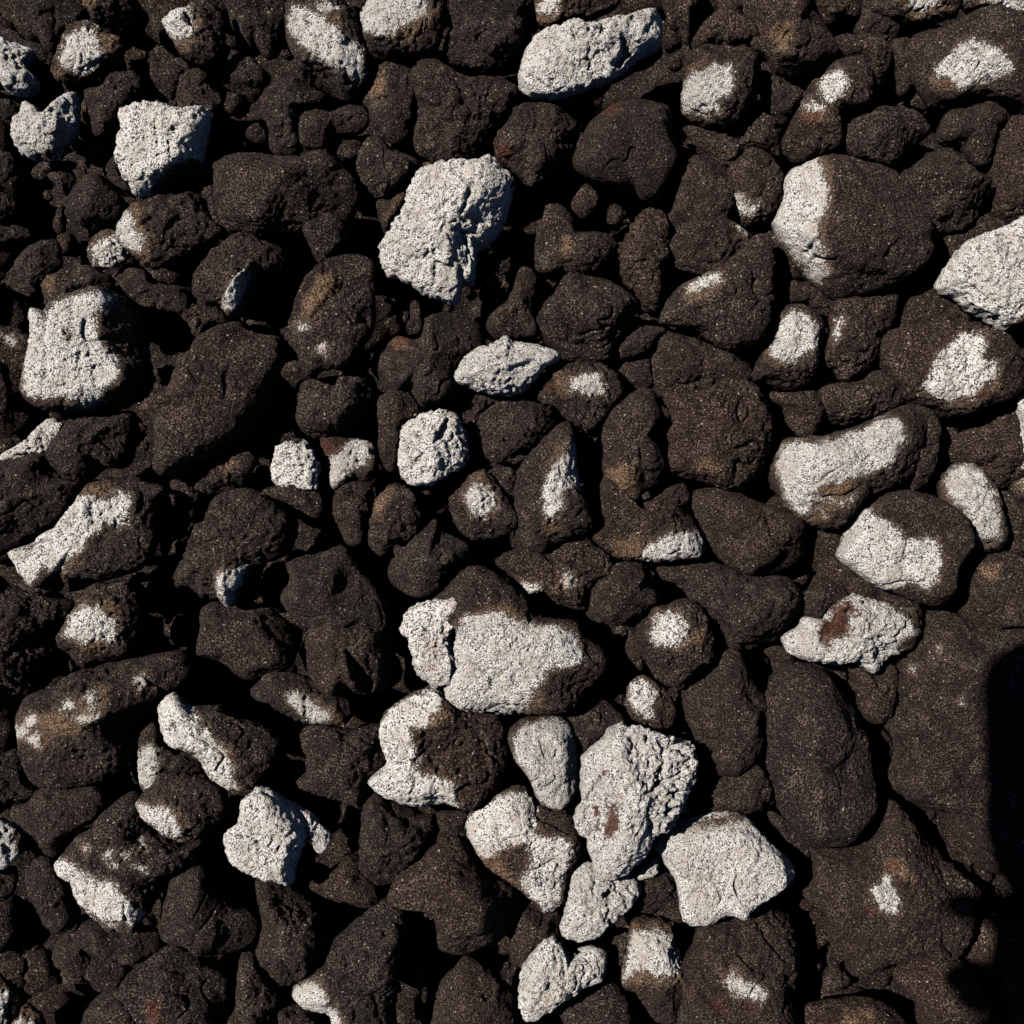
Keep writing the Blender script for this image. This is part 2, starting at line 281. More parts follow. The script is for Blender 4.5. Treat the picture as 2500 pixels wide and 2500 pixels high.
# ------------------------------------------------------------------ the stones
# tile | height level | short name | label | outline | marks   (w bleached, d dark, t tan, r rust, W all pale)
DATA = r'''
00|1.5|||9,-10 9,2 15,10 20,20 28,30 36,32 42,22 55,14 60,5 56,-10
00|1.6|brown-tinged top stone|dark stone with a faint brown tinge cut by the top edge near the left corner|50,-12 53,0 60,10 70,17 84,18 89,8 88,-10|t:56,-6 66,-6 66,5 58,4
00|0.5|||-8,18 10,20 20,28 36,34 34,45 20,42 10,32 -8,28
00|2.1|white left-edge stone|white pitted stone cut off by the left edge near the top corner|-25,30 -5,25 8,28 18,31 22,36 17,42 18,48 25,52 25,60 18,64 6,62 0,56 -20,55|W
00|2.2|tan-flanked white stone|stone with a broad white face and brown flanks near the upper left corner|33,44 38,32 44,20 52,16 62,15 72,22 82,26 81,38 70,45 60,51 45,54 34,50|w:40,40 46,25 55,17 64,18 68,27 69,36 64,46 56,51 46,47 40,44|t:64,18 76,25 76,36 68,38|t:33,46 40,46 42,52 34,50
00|2.4|white-knobbed stone|brown stone with a white pitted knob on its left side, near the top|109,13 115,6 122,4 129,5 136,1 146,3 150,12 151,26 146,38 136,43 124,38 117,30 111,21|w:109,13 115,6 121,4 128,7 129,12 127,17 130,20 126,27 118,28 111,21|t:128,12 134,14 134,26 126,34 118,32 122,26|h22:124,6 129,12 130,18 126,16 123,10|h16:116,16 120,18 119,22
00|1.2|||151,-8 153,8 157,20 158,32 166,36 173,33 182,38 190,25 190,-8
00|1|||145,48 152,42 158,36 168,37 176,44 182,50 180,58 172,66 162,63 152,58
00|0.9|||100,42 112,41 120,38 128,45 126,52 120,62 114,66 106,60 102,52
00|1.1|||119,52 124,45 138,45 142,55 148,64 150,72 146,84 138,88 125,85 119,68
00|1.8|||55,60 62,58 70,56 72,51 80,46 92,48 96,58 95,66 88,74 84,82 76,86 65,92 59,82 56,72
00|2.3|horned white stone|ragged grey white stone with two pointed horns by the left edge|8,82 13,76 18,69 24,73 31,73 42,64 50,60 52,68 52,78 50,90 44,96 40,104 33,107 26,106 20,106 12,100 9,92|W|d:24,103 32,100 40,100 36,109 26,109|t:24,88 40,86 40,98 26,98
00|0.6|||-10,58 0,62 16,66 14,76 6,84 0,78 -10,80
00|0.9|||90,72 97,66 108,68 114,74 100,80 90,80
00|2.9|white square-topped stone|bright white flat stone with a straight top edge, upper left|82,76 92,73 108,70 120,72 140,73 139,90 136,104 134,112 122,118 112,124 100,131 89,129 82,115 79,105 81,90|W|d:100,131 103,121 112,113 120,108 134,106 140,112 128,124 110,132|t:98,122 110,112 120,107 120,112 104,126|F
00|0.6|||60,96 66,92 74,94 78,100 72,106 66,112 58,106
00|0.6|||68,112 75,104 82,102 86,115 90,128 90,134 80,126 72,120
00|1.4|||92,128 98,120 112,114 125,108 137,104 145,110 142,122 135,130 120,136 105,136
00|2.1|hollowed stone with white side|large dark stone with small holes and a white streak down its left side|84,142 92,136 105,132 120,130 135,128 140,145 150,155 140,165 125,172 105,180 95,178 88,170 80,165 78,155 82,147|w:84,143 88,147 92,155 97,163 95,170 88,168 79,158 78,152 82,147|t:86,136 92,140 96,152 102,160 100,176 96,176 97,165 92,155|h18:97,147 103,145 101,152 96,152|h16:112,150 117,147 118,153 112,155|h10:89,152 93,152 92,156
00|1.8|small white wedge|small stone with a white lower face touching the hollowed dark stone|62,160 72,155 80,156 84,164 88,170 84,176 76,180 70,181 63,179 60,171|w:62,166 68,161 76,160 82,166 86,170 82,175 72,181 63,179 60,170|t:62,160 74,156 72,160 63,165
00|1.8|||43,142 48,132 52,124 60,118 70,119 78,128 83,135 82,142 80,148 70,153 60,154 50,150 44,146
00|0.9|||32,120 36,115 48,114 50,120 46,128 44,133 38,126
00|0.5|||19,118 25,110 38,108 50,108 50,113 36,116 28,121
00|1|||-15,98 0,101 8,104 14,112 16,120 10,128 0,126 -15,130
00|0.6|||-15,130 0,128 8,133 11,140 5,148 -15,150
00|0.8|||0,153 12,152 20,155 20,160 10,163 0,162 -10,160
00|0.6|||36,146 40,139 44,138 44,150 42,156 38,157 35,152
00|1.4|||8,175 15,168 26,163 38,162 41,168 41,178 35,186 28,190 22,196 12,190 9,182
10|1.2|||27,18 33,19 40,16 52,13 62,13 70,18 76,22 74,30 60,32 50,36 34,40 30,33 27,25|t:28,20 36,22 34,32 29,28
10|1|||77,18 85,10 97,15 103,22 112,26 125,27 130,30 130,45 120,46 110,44 95,40 85,33 80,26
10|0.5|||118,45 132,36 146,38 148,46 142,52 136,60 131,61 126,52
01|1.8|broad dark slab|broad dark rounded stone, largest of the plain ones in the upper left|-22,112 -15,106 -8,103 5,101 15,102 30,104 42,108 52,102 62,108 72,118 78,130 70,150 66,160 55,166 42,160 30,160 10,162 -5,158 -14,150 -20,138 -20,125
00|1.7|||130,112 140,107 147,115 149,130 151,148 160,158 152,162 142,155 137,140 136,125
01|2.3|||38,152 44,146 56,143 66,148 68,158 62,166 55,171 45,169 40,160
01|1|||44,166 56,165 62,170 56,176 48,176
01|2.2|white-banded oblong stone|dark oblong stone with a slanting white band, near the top edge|28,0 35,-8 60,-8 68,2 76,12 80,30 84,40 83,52 78,62 70,66 60,62 48,56 38,52 34,40 28,28 27,14|w:29,12 33,5 42,7 52,10 57,17 62,20 72,28 80,33 78,50 76,54 70,50 62,46 52,40 42,36 34,26 29,18|w:47,4 55,2 61,4 60,7 50,6|t:47,6 62,8 68,20 58,16
01|2.4|white-capped top stone|stone with a pitted white cap and brown underside, cut by the top edge|76,8 82,0 88,-8 130,-10 135,5 133,20 128,32 118,36 105,36 92,38 84,35 79,28 77,18|w:76,8 82,-6 125,-8 122,6 115,12 108,16 98,24 88,22 78,18|t:98,24 108,16 124,2 130,6 120,22 104,30
01|1|||66,-8 84,-8 82,4 76,10 70,4
01|1.6|grey-dusted big stone|large dark stone dusted grey, at the top edge just left of centre|140,-8 160,-12 186,-8 190,10 193,22 188,38 178,46 160,48 145,44 134,38 133,28 138,18
01|1.3|tiny white-dotted stone|small dark stone with one small white patch, under the white-capped top stone|90,42 97,36 104,34 112,38 114,48 108,54 95,54 88,48|w:91,41 97,39 103,37 105,43 101,46 95,48
01|1.7|||77,66 84,52 92,44 108,46 118,56 118,72 113,85 108,94 100,96 88,88 83,80 82,72|t:84,56 92,50 92,60 86,68
01|2.1|big dark hump|big plain dark humped stone, upper middle|112,48 118,38 127,36 136,42 150,48 168,50 180,56 183,63 176,78 168,90 161,102 150,107 132,108 118,104 113,96 112,86 116,75 114,60
01|1.4|||10,62 16,56 26,52 36,52 44,58 54,60 54,68 44,74 38,80 36,92 38,100 28,104 16,100 14,85 9,72
01|1.6|||38,78 46,74 58,75 66,70 75,68 83,75 82,85 74,90 60,90 55,96 48,101 38,98 36,88
01|0.5|||0,88 6,83 12,86 13,96 4,95
01|0.8|||55,95 72,92 86,90 80,100 70,108 55,104
01|1.7|||75,105 80,97 88,92 98,98 108,102 117,108 116,115 110,124 100,130 92,133 84,130 78,122 75,115
01|1.2|||88,135 100,130 110,126 106,142 98,155 94,158 90,148|t:98,138 108,128 104,142 96,150
01|3|biggest white slab|biggest white rough slab with frayed grooves at its lower end, upper middle|117,116 125,112 140,110 155,111 164,106 172,112 181,119 180,130 175,147 164,162 157,166 155,178 153,190 146,190 144,200 138,204 128,201 118,197 111,192 102,187 94,185 90,172 91,164 96,155 104,142 108,130|W|d:179,116 185,120 182,128 178,124|h16:142,163 149,159 152,175 147,188 143,180|h10:126,180 129,178 130,192 126,192|h8:102,142 114,144 112,152 103,150
01|1.3|||120,110 138,107 150,112 140,120 118,122|t:122,110 136,109 136,114 122,116
02|1.3|white-tipped sliver stone|dark stone with a small white end, cut by the top edge|24,6 32,-6 48,-8 84,-8 84,4 60,12 48,14 40,18 30,17 25,12|w:31,5 37,-6 45,-6 44,5 40,10 33,8|t:31,8 40,10 38,17 32,15
02|3|long white waisted stone|long white stone with a waist and a black notch, near the top|17,52 20,40 26,26 34,18 44,15 58,16 70,14 80,11 90,8 98,9 106,5 112,2 116,6 117,20 115,28 105,33 95,40 88,48 76,54 64,58 50,63 35,64 26,63 20,58|W|t:34,46 44,44 46,52 36,54|h34:88,22 94,26 95,36 86,46 80,42 88,34|h12:52,17 76,16 74,28 54,26
02|1.6|||26,62 40,60 62,56 78,52 84,52 76,62 64,70 50,74 36,70|t:44,64 60,60 58,64 46,68
02|1.2|||117,-8 142,-8 141,6 136,18 133,30 128,22 120,16 117,6
02|1.6|||136,26 140,18 148,10 155,4 152,-6 168,-2 175,12 180,22 185,32 175,34 165,33 155,33 145,33 138,32
02|0.4|||113,60 120,56 128,56 127,62 118,64
02|2.5|white-cheeked round stone|round dark stone with one round white cheek on its lower left, upper right|130,48 133,38 138,32 150,30 162,31 172,33 180,40 182,52 180,66 174,74 165,82 155,85 142,81 134,77 129,70 129,60|w:129,58 135,50 145,45 152,43 160,45 163,50 160,60 154,68 152,74 144,77 134,76 129,68|t:132,46 140,40 148,44 136,50
02|1.9|||1,105 3,92 8,86 13,80 15,74 24,70 38,70 48,74 58,80 60,88 56,98 50,106 44,114 36,123 28,127 20,120 12,112 3,109|r:4,98 12,98 14,108 5,108
02|2.4|big round dark stone|big rounded plain dark stone with a reddish upper left shoulder, upper middle|56,100 62,90 64,82 70,74 80,67 90,63 100,62 112,65 121,68 125,76 126,92 128,102 124,112 118,122 110,135 102,134 96,128 88,127 78,124 66,120 56,112|r:74,72 86,68 86,76 76,80|S
02|0.9|||54,136 58,128 64,124 70,129 72,138 66,146 58,146
02|0.5|||79,139 86,138 92,144 88,150 79,151
02|1.6|||37,138 48,138 55,146 60,154 74,155 82,158 86,166 80,176 70,183 58,186 48,182 36,184 29,178 29,165 31,152 35,145|t:48,160 54,162 54,172 48,170
02|1.8|||87,168 92,156 98,145 106,139 115,140 120,150 118,165 122,176 118,182 117,200 112,210 105,207 97,197 88,188
02|1.6|||114,140 120,125 126,114 138,105 150,112 158,115 165,130 162,150 174,158 186,166 186,178 172,184 150,186 135,184 122,178 118,165 124,155 118,148|w:165,150 170,149 176,153 174,158 168,156|t:164,148 178,152 176,160 166,158
02|1.9|beige-patched lump|lumpy dark stone with a beige patch on its lower edge, right of centre|158,116 166,106 175,98 188,105 198,116 200,132 192,145 178,152 165,146 158,130|w:158,134 163,131 170,136 178,137 176,143 170,146 162,143|t:157,133 179,136 176,147 162,145
02|1.3|||128,86 140,85 150,85 160,84 170,80 180,79 190,82 198,95 194,108 180,102 170,106 160,116 150,112 140,102 133,92
03|2.1|tan-shouldered round stone|round dark stone with a soft tan shoulder, cut by the top edge at right|2,0 10,-8 45,-8 52,8 58,18 68,28 70,35 62,42 55,48 40,49 26,46 20,38 10,32 8,18|t:26,16 36,14 38,28 30,36 24,28
03|0.9|||52,-8 84,-8 84,8 74,12 64,14 58,8
03|1.1|||84,-8 84,8 80,18 82,24 96,30 110,28 112,12 104,8 100,-8
03|2|white-flecked top stone|brown stone with a white fleck, cut by the top edge near the right corner|92,5 105,-8 152,-8 150,6 140,12 125,15 110,12|w:114,-8 118,4 125,7 134,4 140,-6|t:104,-4 118,4 125,8 140,2 146,6 124,13
03|1.8|top corner white-edged stone|stone with a white rim in the top right corner|150,-8 200,-8 200,18 190,12 178,8 165,6 155,7|w:165,0 178,-2 200,-2 200,16 190,11 178,5
03|2.3|star-patched boulder|big dark stone with a star shaped pitted white patch by the right edge|118,26 124,18 138,15 150,12 163,9 178,10 205,16 205,74 185,70 170,66 155,68 142,71 132,66 126,58 121,48 120,40|w:134,46 140,40 146,33 150,30 158,27 165,28 175,33 180,36 185,41 184,46 175,50 165,54 158,56 152,61 149,55 144,52 136,50|t:130,52 148,54 150,62 165,56 160,62 140,60|r:138,56 143,55 143,60 139,60|S
03|1.5|||68,24 76,21 88,22 100,27 105,38 104,48 98,58 92,60 90,50 86,42 78,38 70,34
03|1.3|||104,28 114,26 120,38 121,48 124,54 118,60 110,64 108,50 104,38
03|1|||117,68 122,62 126,58 127,68 128,74 120,72
03|2.2|twice-spotted bent stone|bent dark stone with two white spots and a pinkish stain, upper right|32,92 38,80 44,68 50,55 58,50 66,40 76,36 88,38 92,50 93,62 90,72 80,76 72,76 70,92 68,100 58,104 44,108 34,100|w:56,57 60,50 70,48 76,53 74,60 66,65 60,70 57,64|w:47,72 52,69 58,72 56,76 50,75|t:45,74 58,76 58,82 48,80|r:46,78 56,76 52,84 47,84
03|1.2|||16,40 24,42 28,50 34,57 44,62 42,70 36,82 28,82 20,76 16,66 17,50
03|2.1|grey-crusted blocky stone|blocky dark stone with a pale grey crust, above the half-white boulder|73,84 80,76 90,73 98,70 112,72 124,76 130,83 132,88 124,95 116,104 108,115 100,114 90,108 80,106 73,98 72,90
03|1.8|||137,82 142,76 155,70 168,67 180,70 186,78 183,84 176,88 172,106 165,112 158,106 150,98 140,97 135,92
03|1.6|||184,80 205,74 205,152 188,152 175,144 170,132 171,115 174,98 178,86
03|2.9|half-white boulder|large smooth boulder, white along its left side and dark elsewhere, upper right|26,146 30,138 33,130 34,118 38,112 46,108 55,104 68,102 80,104 92,108 102,114 110,124 118,135 125,150 129,165 126,178 112,188 95,196 75,200 65,196 52,184 42,173 32,160 26,150|w:20,146 28,128 30,116 40,108 55,104 58,115 62,125 61,138 57,145 55,158 58,170 60,182 55,190 40,176 28,160|t:56,104 63,112 64,125 62,138 58,160 62,178 60,190 54,180 54,155 60,138 60,124|S
03|1.8|||108,120 118,112 126,104 136,99 148,100 156,110 162,118 169,122 169,132 164,140 160,150 150,155 140,158 130,164 124,158 115,140
03|1.1|||15,156 22,148 28,150 38,168 52,184 38,188 30,178 24,172 18,165
03|1|||128,160 140,156 152,155 165,140 175,146 185,152 170,160 155,172 145,185 135,192 126,190 130,172
13|3|white right-edge boulder|large bright white stone cut off by the right edge, upper right|137,25 142,14 148,5 155,-2 165,-7 178,-12 205,-20 205,48 192,54 182,56 175,52 165,46 155,40 150,34 142,31|W|d:178,60 180,52 205,42 205,60
10|2.9|white-faced block with hole|big blocky stone with a white face, one round brown hole and a dark right side|20,44 22,41 26,43 32,44 40,36 52,34 66,29 78,31 86,36 92,46 96,58 97,75 99,88 95,98 85,105 76,107 65,106 60,110 50,111 38,112 28,110 20,105 16,97 19,85 19,70 20,55|w:18,40 25,41 30,50 36,38 50,33 68,30 78,36 72,42 63,48 65,60 72,70 79,76 80,86 72,95 68,105 58,110 50,105 40,102 30,104 16,98 17,70|d:42,58 46,57 50,60 47,64 43,62|t:68,30 84,36 90,50 90,62 82,74 78,70 84,56 76,42|t:40,58 46,55 52,60 47,66|h7:29,44 33,44 31,60 33,88 30,92 28,60|h12:43,57 47,57 50,61 46,64|F
10|0.9|||-15,58 0,54 12,56 20,60 20,70 10,70 0,66 -15,68|w:0,58 4,59 10,64 9,67 3,63
10|0.6|||8,76 14,72 19,72 18,86 12,82
10|1|||-20,75 0,78 5,85 6,98 3,112 -20,115
10|2.1|white-striped arched stone|arched dark stone with a short white stripe down its right flank, left of centre|130,22 138,12 146,3 158,-7 175,-6 188,0 194,10 188,20 178,16 171,22 168,35 163,46 157,49 150,43 140,40 131,33|w:168,16 171,22 168,32 163,42 158,45 151,42 151,38 156,28 160,20|t:150,42 160,46 157,50 152,48|k30:171,10 176,22 172,38 164,50 152,50 150,38 157,24
10|0.9|||134,42 142,38 150,43 154,52 144,52 136,52
10|2.5|great leaf-shaped dark stone|great dark leaf shaped stone lying aslant at left of centre|92,108 95,102 108,100 116,88 122,76 130,70 132,62 142,54 152,50 160,50 168,56 180,60 190,62 192,75 188,84 184,95 180,108 170,118 162,128 150,138 135,145 120,152 112,155 105,150 105,140 103,128 101,116 92,112|S
10|2.1|||42,118 50,113 60,112 72,112 88,111 90,118 88,130 88,142 82,150 70,150 60,158 48,158 38,150 33,140 36,128
10|1.5|pale left-edge sliver|pale sliver of white stone wedged at the left edge|-5,144 8,136 20,128 30,118 42,118 42,128 32,139 15,144 0,148 -10,150|W
10|1.3|||-15,146 0,144 15,142 32,137 38,148 46,156 58,158 54,168 44,180 30,190 18,197 10,203 -15,208
10|2.4|white-backed left stone|dark stone with a long white back running to a point, by the left edge|57,158 70,156 88,155 100,160 112,163 108,172 104,185 104,200 98,215 82,222 70,224 55,224 46,224 36,222 30,230 20,228 12,220 5,208 4,204 10,206 20,204 25,196 36,190 40,180 50,168|w:45,172 52,168 60,167 66,172 74,170 80,166 86,170 88,178 86,186 78,189 70,186 64,192 58,198 54,204 46,210 42,218 38,221 30,216 20,228 10,220 3,206 14,204 22,202 24,193 34,188 38,178|t:54,162 72,158 76,166 66,171|t:48,206 52,212 42,222 38,220
10|0.9|||112,160 118,156 124,160 130,163 136,170 132,178 128,188 120,188 119,175 117,165
10|1.7|||130,162 138,158 140,150 148,142 158,134 166,132 172,138 174,145 168,155 160,165 150,168 140,168|t:146,148 158,138 160,146 150,154
11|1|||6,134 14,125 22,121 30,123 34,130 28,136 18,138 14,138
11|2.7|tan-streaked oval stone|dark oval stone with a soft tan streak along its crest, left of centre|27,52 32,40 38,28 44,18 52,11 64,6 76,6 86,11 87,25 87,40 86,55 80,66 72,74 62,82 50,84 42,88 36,82 33,72 27,64|t:40,46 43,33 50,22 60,18 61,27 54,36 46,46|t:42,44 46,34 52,26 56,24 56,30 48,40|w:49,68 52,67 52,71 50,71|w:35,53 40,52 41,55 36,55|S|k10:40,48 43,33 50,22 60,16 63,26 54,38 44,50
11|1.7|notched dark stone|dark stone with a square notch in its upper edge, below the tan-streaked oval|37,92 42,89 54,91 60,94 66,85 76,84 84,86 88,95 88,104 80,115 74,122 62,128 48,130 38,126 33,118 35,108 36,100
11|0.7|||111,35 118,38 120,48 121,56 116,61 104,60 108,50 110,42
11|1.9|orange-crowned dark stone|broad dark stone with a small orange stain on its upper left, centre|84,72 90,68 95,63 102,60 115,63 120,58 122,50 134,45 148,47 158,52 162,65 158,72 150,78 142,88 142,100 130,108 118,108 110,98 98,100 90,92 83,82|r:96,64 110,62 114,66 100,68|t:98,63 110,63 108,68 100,68
11|1.5|||88,105 94,98 104,94 113,102 118,112 112,118 106,125 104,135 102,150 95,152 88,140 89,125
11|1.2|||163,6 172,3 182,5 180,20 176,32 168,42 160,38 157,32 160,20
11|0.7|||178,-12 190,-8 192,2 184,4 178,0
12|1.7|boot-shaped dark stone|dark boot shaped stone standing above the white diamond, centre|-4,52 0,45 10,38 15,28 18,16 24,14 30,20 30,32 28,45 32,60 20,62 8,63 0,60
12|0.8|||28,30 38,32 36,42 30,46
12|0.5|||37,23 44,22 46,26 40,28
12|2.7|white diamond|bright white diamond shaped stone at the centre|-26,86 -20,78 -12,71 0,66 10,60 16,64 22,65 30,66 40,70 46,74 44,78 36,82 30,90 22,98 12,101 5,100 -8,98 -18,94 -25,91|W|t:-22,93 -10,97 -16,98|k10:-14,76 4,66 12,70 30,76 10,84 -6,86
11|1.1|||134,106 140,100 150,97 165,98 176,100 172,108 155,122 146,118 138,112
11|1.7|||155,116 162,108 172,103 186,102 202,108 208,120 200,128 190,138 176,144 158,146 156,130
11|2.9|white cracked nugget|rounded white nugget with a black crack, left of the picture centre|102,140 104,125 108,119 118,114 124,112 130,110 140,112 146,118 149,126 151,138 148,148 140,152 130,158 122,161 114,162 106,157 103,150|W|d:149,124 154,138 148,151 147,138|t:130,109 140,112 149,124 149,142 144,130 136,116|h20:129,124 136,117 139,124 132,131 127,132
11|2.2|small square white stone|small square white stone between dark ones, left of the cracked nugget|17,142 20,134 30,130 40,131 45,136 48,144 50,150 48,158 48,164 42,164 30,164 20,160 16,154|W|d:26,128 40,128 40,132 30,134
11|1.5|white-striped reddish stone|dark reddish stone with a diagonal pitted white stripe, by the small square one|50,130 62,129 76,130 86,134 88,145 90,155 86,162 78,162 68,162 60,164 56,158 53,148 53,140|w:54,146 62,140 70,134 76,130 84,134 85,140 80,147 70,150 66,157 60,163 56,158|r:52,132 66,131 64,138 54,142
11|2.1|||8,166 18,162 30,159 42,160 50,166 53,178 50,184 42,182 30,175 18,170
20|2.4|dark stone with white toe|large angular dark stone with a small white toe at its lower end|114,58 122,45 128,35 132,22 138,20 143,5 150,0 165,-2 178,2 190,10 198,20 197,32 192,42 180,48 172,50 168,60 160,68 158,76 154,78 148,73 140,74 132,72 125,66 116,66|w:148,60 152,53 160,52 165,50 167,54 165,60 160,66 159,75 154,78 151,70|t:144,52 156,48 166,48 160,54 150,56|k30:144,58 152,48 170,50 170,64 160,80 150,80
11|1.8|||58,170 62,160 72,156 82,160 86,168 84,180 82,192 80,202 72,203 66,200 62,190 58,180
11|2.1|brown twin of two ovals|brownish oval stone with small holes, right one of two side by side|84,180 87,170 92,164 100,160 110,163 116,172 118,182 116,190 112,198 105,200 98,204 92,210 85,206 82,198|t:87,174 92,166 98,166 94,176 90,184
11|2.3|white-spotted brown stone|dark brown stone with a single white oval spot, centre|136,172 142,162 148,156 158,150 166,156 172,165 178,175 184,184 180,192 170,198 155,199 144,193 140,185|w:148,168 154,161 162,162 167,168 166,176 163,182 158,184 152,180 149,174|t:150,160 158,156 166,162 160,163|t:162,176 168,172 166,182 158,186
11|1.6|||158,150 175,148 184,155 186,172 178,176 168,164
11|0.4|||118,168 122,164 126,167 124,174 120,174
21|2.1|grey egg-shaped stone|grey dark egg shaped stone pointing up right, just left of centre|95,55 98,46 104,42 112,30 120,24 128,18 132,26 140,30 150,36 154,46 148,52 140,60 130,68 118,72 105,68 97,62|S
12|2.2|||30,50 34,42 42,32 48,22 54,18 70,20 82,23 92,30 100,36 98,46 92,58 84,66 80,76 68,78 52,77 44,70 35,62
12|2.1|white-topped loaf|dark loaf shaped stone with a small white top, right of the white diamond|32,92 36,84 42,80 55,78 70,78 80,82 86,88 88,98 82,108 76,118 68,124 60,122 50,116 42,108 34,106 31,100|w:52,92 54,88 60,85 66,88 74,88 76,95 75,100 65,101 60,97 53,98|t:44,86 54,86 52,99 46,100|r:36,92 44,90 44,96 38,98
12|2.3|white-nicked big stone|big dark stone with a white nick on its upper edge, right of centre|114,46 120,34 130,24 145,18 160,10 175,-5 186,-5 188,15 187,40 184,60 175,68 162,71 150,66 140,58 125,54 114,52|w:133,28 138,22 146,19 153,18 154,23 146,27 138,30 134,30|t:130,26 142,30 152,24 158,18 158,26 144,34 134,36
12|1.6|||82,70 88,60 98,53 108,54 120,56 112,66 104,74 95,76 86,76
12|1.3|||104,74 112,60 125,56 140,60 150,66 162,71 170,80 175,90 165,95 150,98 140,108 125,112 115,104 106,94
12|1|||84,80 100,75 108,80 110,94 100,98 90,88
12|1.5|||160,74 172,76 176,86 172,94 160,94 154,84
12|2|brown pebbled boulder|broad brown boulder with fine pale specks, right of centre|116,100 128,100 145,96 155,92 168,89 180,92 188,102 193,120 190,140 186,150 178,160 168,166 155,164 140,158 125,155 118,150 116,142 120,135 118,128 122,118|t:140,146 156,144 154,150 142,152
12|2.3|tan-based pear|dark pear shaped stone with a tan glow near its base, centre right|74,115 80,107 90,102 100,96 108,95 114,102 116,112 112,120 108,126 110,132 114,140 116,150 112,160 104,166 98,172 88,168 78,158 75,148 76,138 74,128|t:78,152 88,148 98,158 96,166 86,168 79,160|t:84,158 94,158 92,164 86,164
12|0.8|||108,120 115,115 122,118 124,126 112,127
12|0.7|||56,126 66,124 74,126 73,131 60,132
12|2.5|white-ribbed tall stone|tall dark stone with a long white rib down its right side, centre|18,150 26,140 36,128 46,119 54,118 57,130 59,150 61,165 66,178 68,190 62,194 50,198 42,202 34,208 24,208 16,198 14,180 15,165|w:50,140 54,131 57,134 58,142 59,152 60,165 54,160 50,165 46,175 43,182 36,184 33,175 35,165 40,150|t:42,136 50,132 50,142 42,150|t:32,172 36,184 44,184 46,190 36,194
22|1.9|white-wedged stone|dark stone with a bright white wedge along its lower right edge, centre right|68,30 76,22 74,8 74,-5 78,-12 88,-2 98,8 110,14 122,8 130,12 136,18 142,26 145,36 142,45 128,46 105,47 90,46 80,42 72,36|w:100,44 104,38 112,34 120,29 130,27 140,29 143,35 142,45 120,46|t:84,34 96,30 110,32 104,38 98,45 84,42|F
22|1.5|||104,6 118,-2 130,-6 134,6 122,12 108,16 100,16 96,8
23|1.9|long smooth dark stone|long smooth dark stone sloping down to the right, right of centre|-30,5 -20,-3 0,0 15,6 35,14 48,22 50,35 45,48 35,54 22,57 5,55 -10,46 -20,30|S
23|1.8|||-35,60 -28,52 -15,48 5,54 22,56 36,58 44,68 42,80 36,92 30,100 18,106 5,108 -5,106 -12,92 -20,85 -34,70
22|1.2|||111,51 120,50 135,49 148,49 150,54 146,60 142,70 132,70 124,62 116,60
13|2.3|white-eyed oval|dark oval stone with a neat white oval on top, right of centre|12,85 16,74 20,65 24,55 30,42 38,38 48,40 56,46 61,54 60,65 56,78 52,88 46,94 38,97 30,96 20,92 13,90|w:22,68 26,55 32,48 38,45 48,48 54,56 52,66 46,72 40,76 36,80 28,78 23,74|t:20,68 24,78 34,82 26,84 20,76
13|1.3|||36,22 45,24 55,20 62,28 67,36 64,48 56,46 46,40 34,38 33,30
13|2|white-scratched stone|dark angular stone with two tiny white scratches, below the half-white boulder|64,42 68,34 80,33 95,32 106,30 111,32 110,44 106,54 98,62 98,72 92,80 80,88 72,92 66,85 58,78 60,65 63,55|w:67,50 70,50 70,56 68,57|w:66,58 68,58 68,64 66,64
13|1.5|||113,42 118,28 126,22 138,22 142,34 150,38 160,50 150,54 130,57 108,57
13|2.5|white-triangle boulder|big dark boulder with a white triangle on top, by the right edge|98,66 102,58 110,54 125,50 140,48 155,48 168,53 178,62 185,70 191,82 192,95 185,103 172,108 158,115 148,116 135,112 125,108 115,102 108,92 100,80|w:125,97 130,86 132,80 140,70 147,63 155,61 165,60 167,66 164,72 172,78 174,84 172,90 164,98 152,102 142,104 132,100|t:140,104 160,98 172,88 176,96 160,106 146,108|r:160,96 168,94 170,100 162,102
13|1.6|||55,98 65,92 80,90 90,82 100,82 108,92 112,100 108,108 98,114 85,120 70,120 58,114
13|1.4|||24,98 38,96 52,96 60,110 58,122 45,130 34,120 32,108 24,105
13|2.4|flaky white-banded boulder|dark boulder with a broad flaky white band across it, lower flakes scattered|25,158 26,146 30,138 35,129 45,128 58,128 70,125 85,120 98,114 110,108 122,106 130,112 132,122 130,135 126,145 120,155 112,162 100,166 90,170 80,178 72,188 65,192 50,188 40,182 32,175 28,166|w:28,150 30,138 36,132 50,135 62,132 72,127 85,126 95,118 102,116 110,118 112,126 114,131 106,138 105,146 95,150 82,154 72,158 60,160 52,168 50,180 44,182 38,178 32,168 30,158|t:60,158 80,156 76,166 60,184 48,186 52,168|w:53,168 57,168 57,171 54,171|w:75,170 78,169 78,172|w:55,178 58,178 58,181|w:66,172 71,172 71,174|w:61,170 64,170 64,173
13|2|||118,110 130,110 136,120 137,135 133,150 127,162 118,164 116,140
13|2.1|white club-marked stone|brown stone with a white club shaped patch, near the right edge|138,162 142,152 150,146 162,147 170,154 176,166 180,180 182,198 174,206 160,204 152,195 144,180 139,170|w:141,160 146,150 154,148 164,152 170,162 174,170 176,185 177,195 170,198 162,195 158,185 148,175 142,168|t:138,160 142,170 152,184 160,200 172,202 162,204 148,190 139,172
13|1.2|||142,137 150,127 165,120 185,108 195,105 205,130 205,152 190,158 175,164 165,152 150,147
13|2|white right-edge strip|narrow white rough stone cut by the right edge, middle height|189,104 205,100 205,152 192,148 188,142 190,130 192,118|W
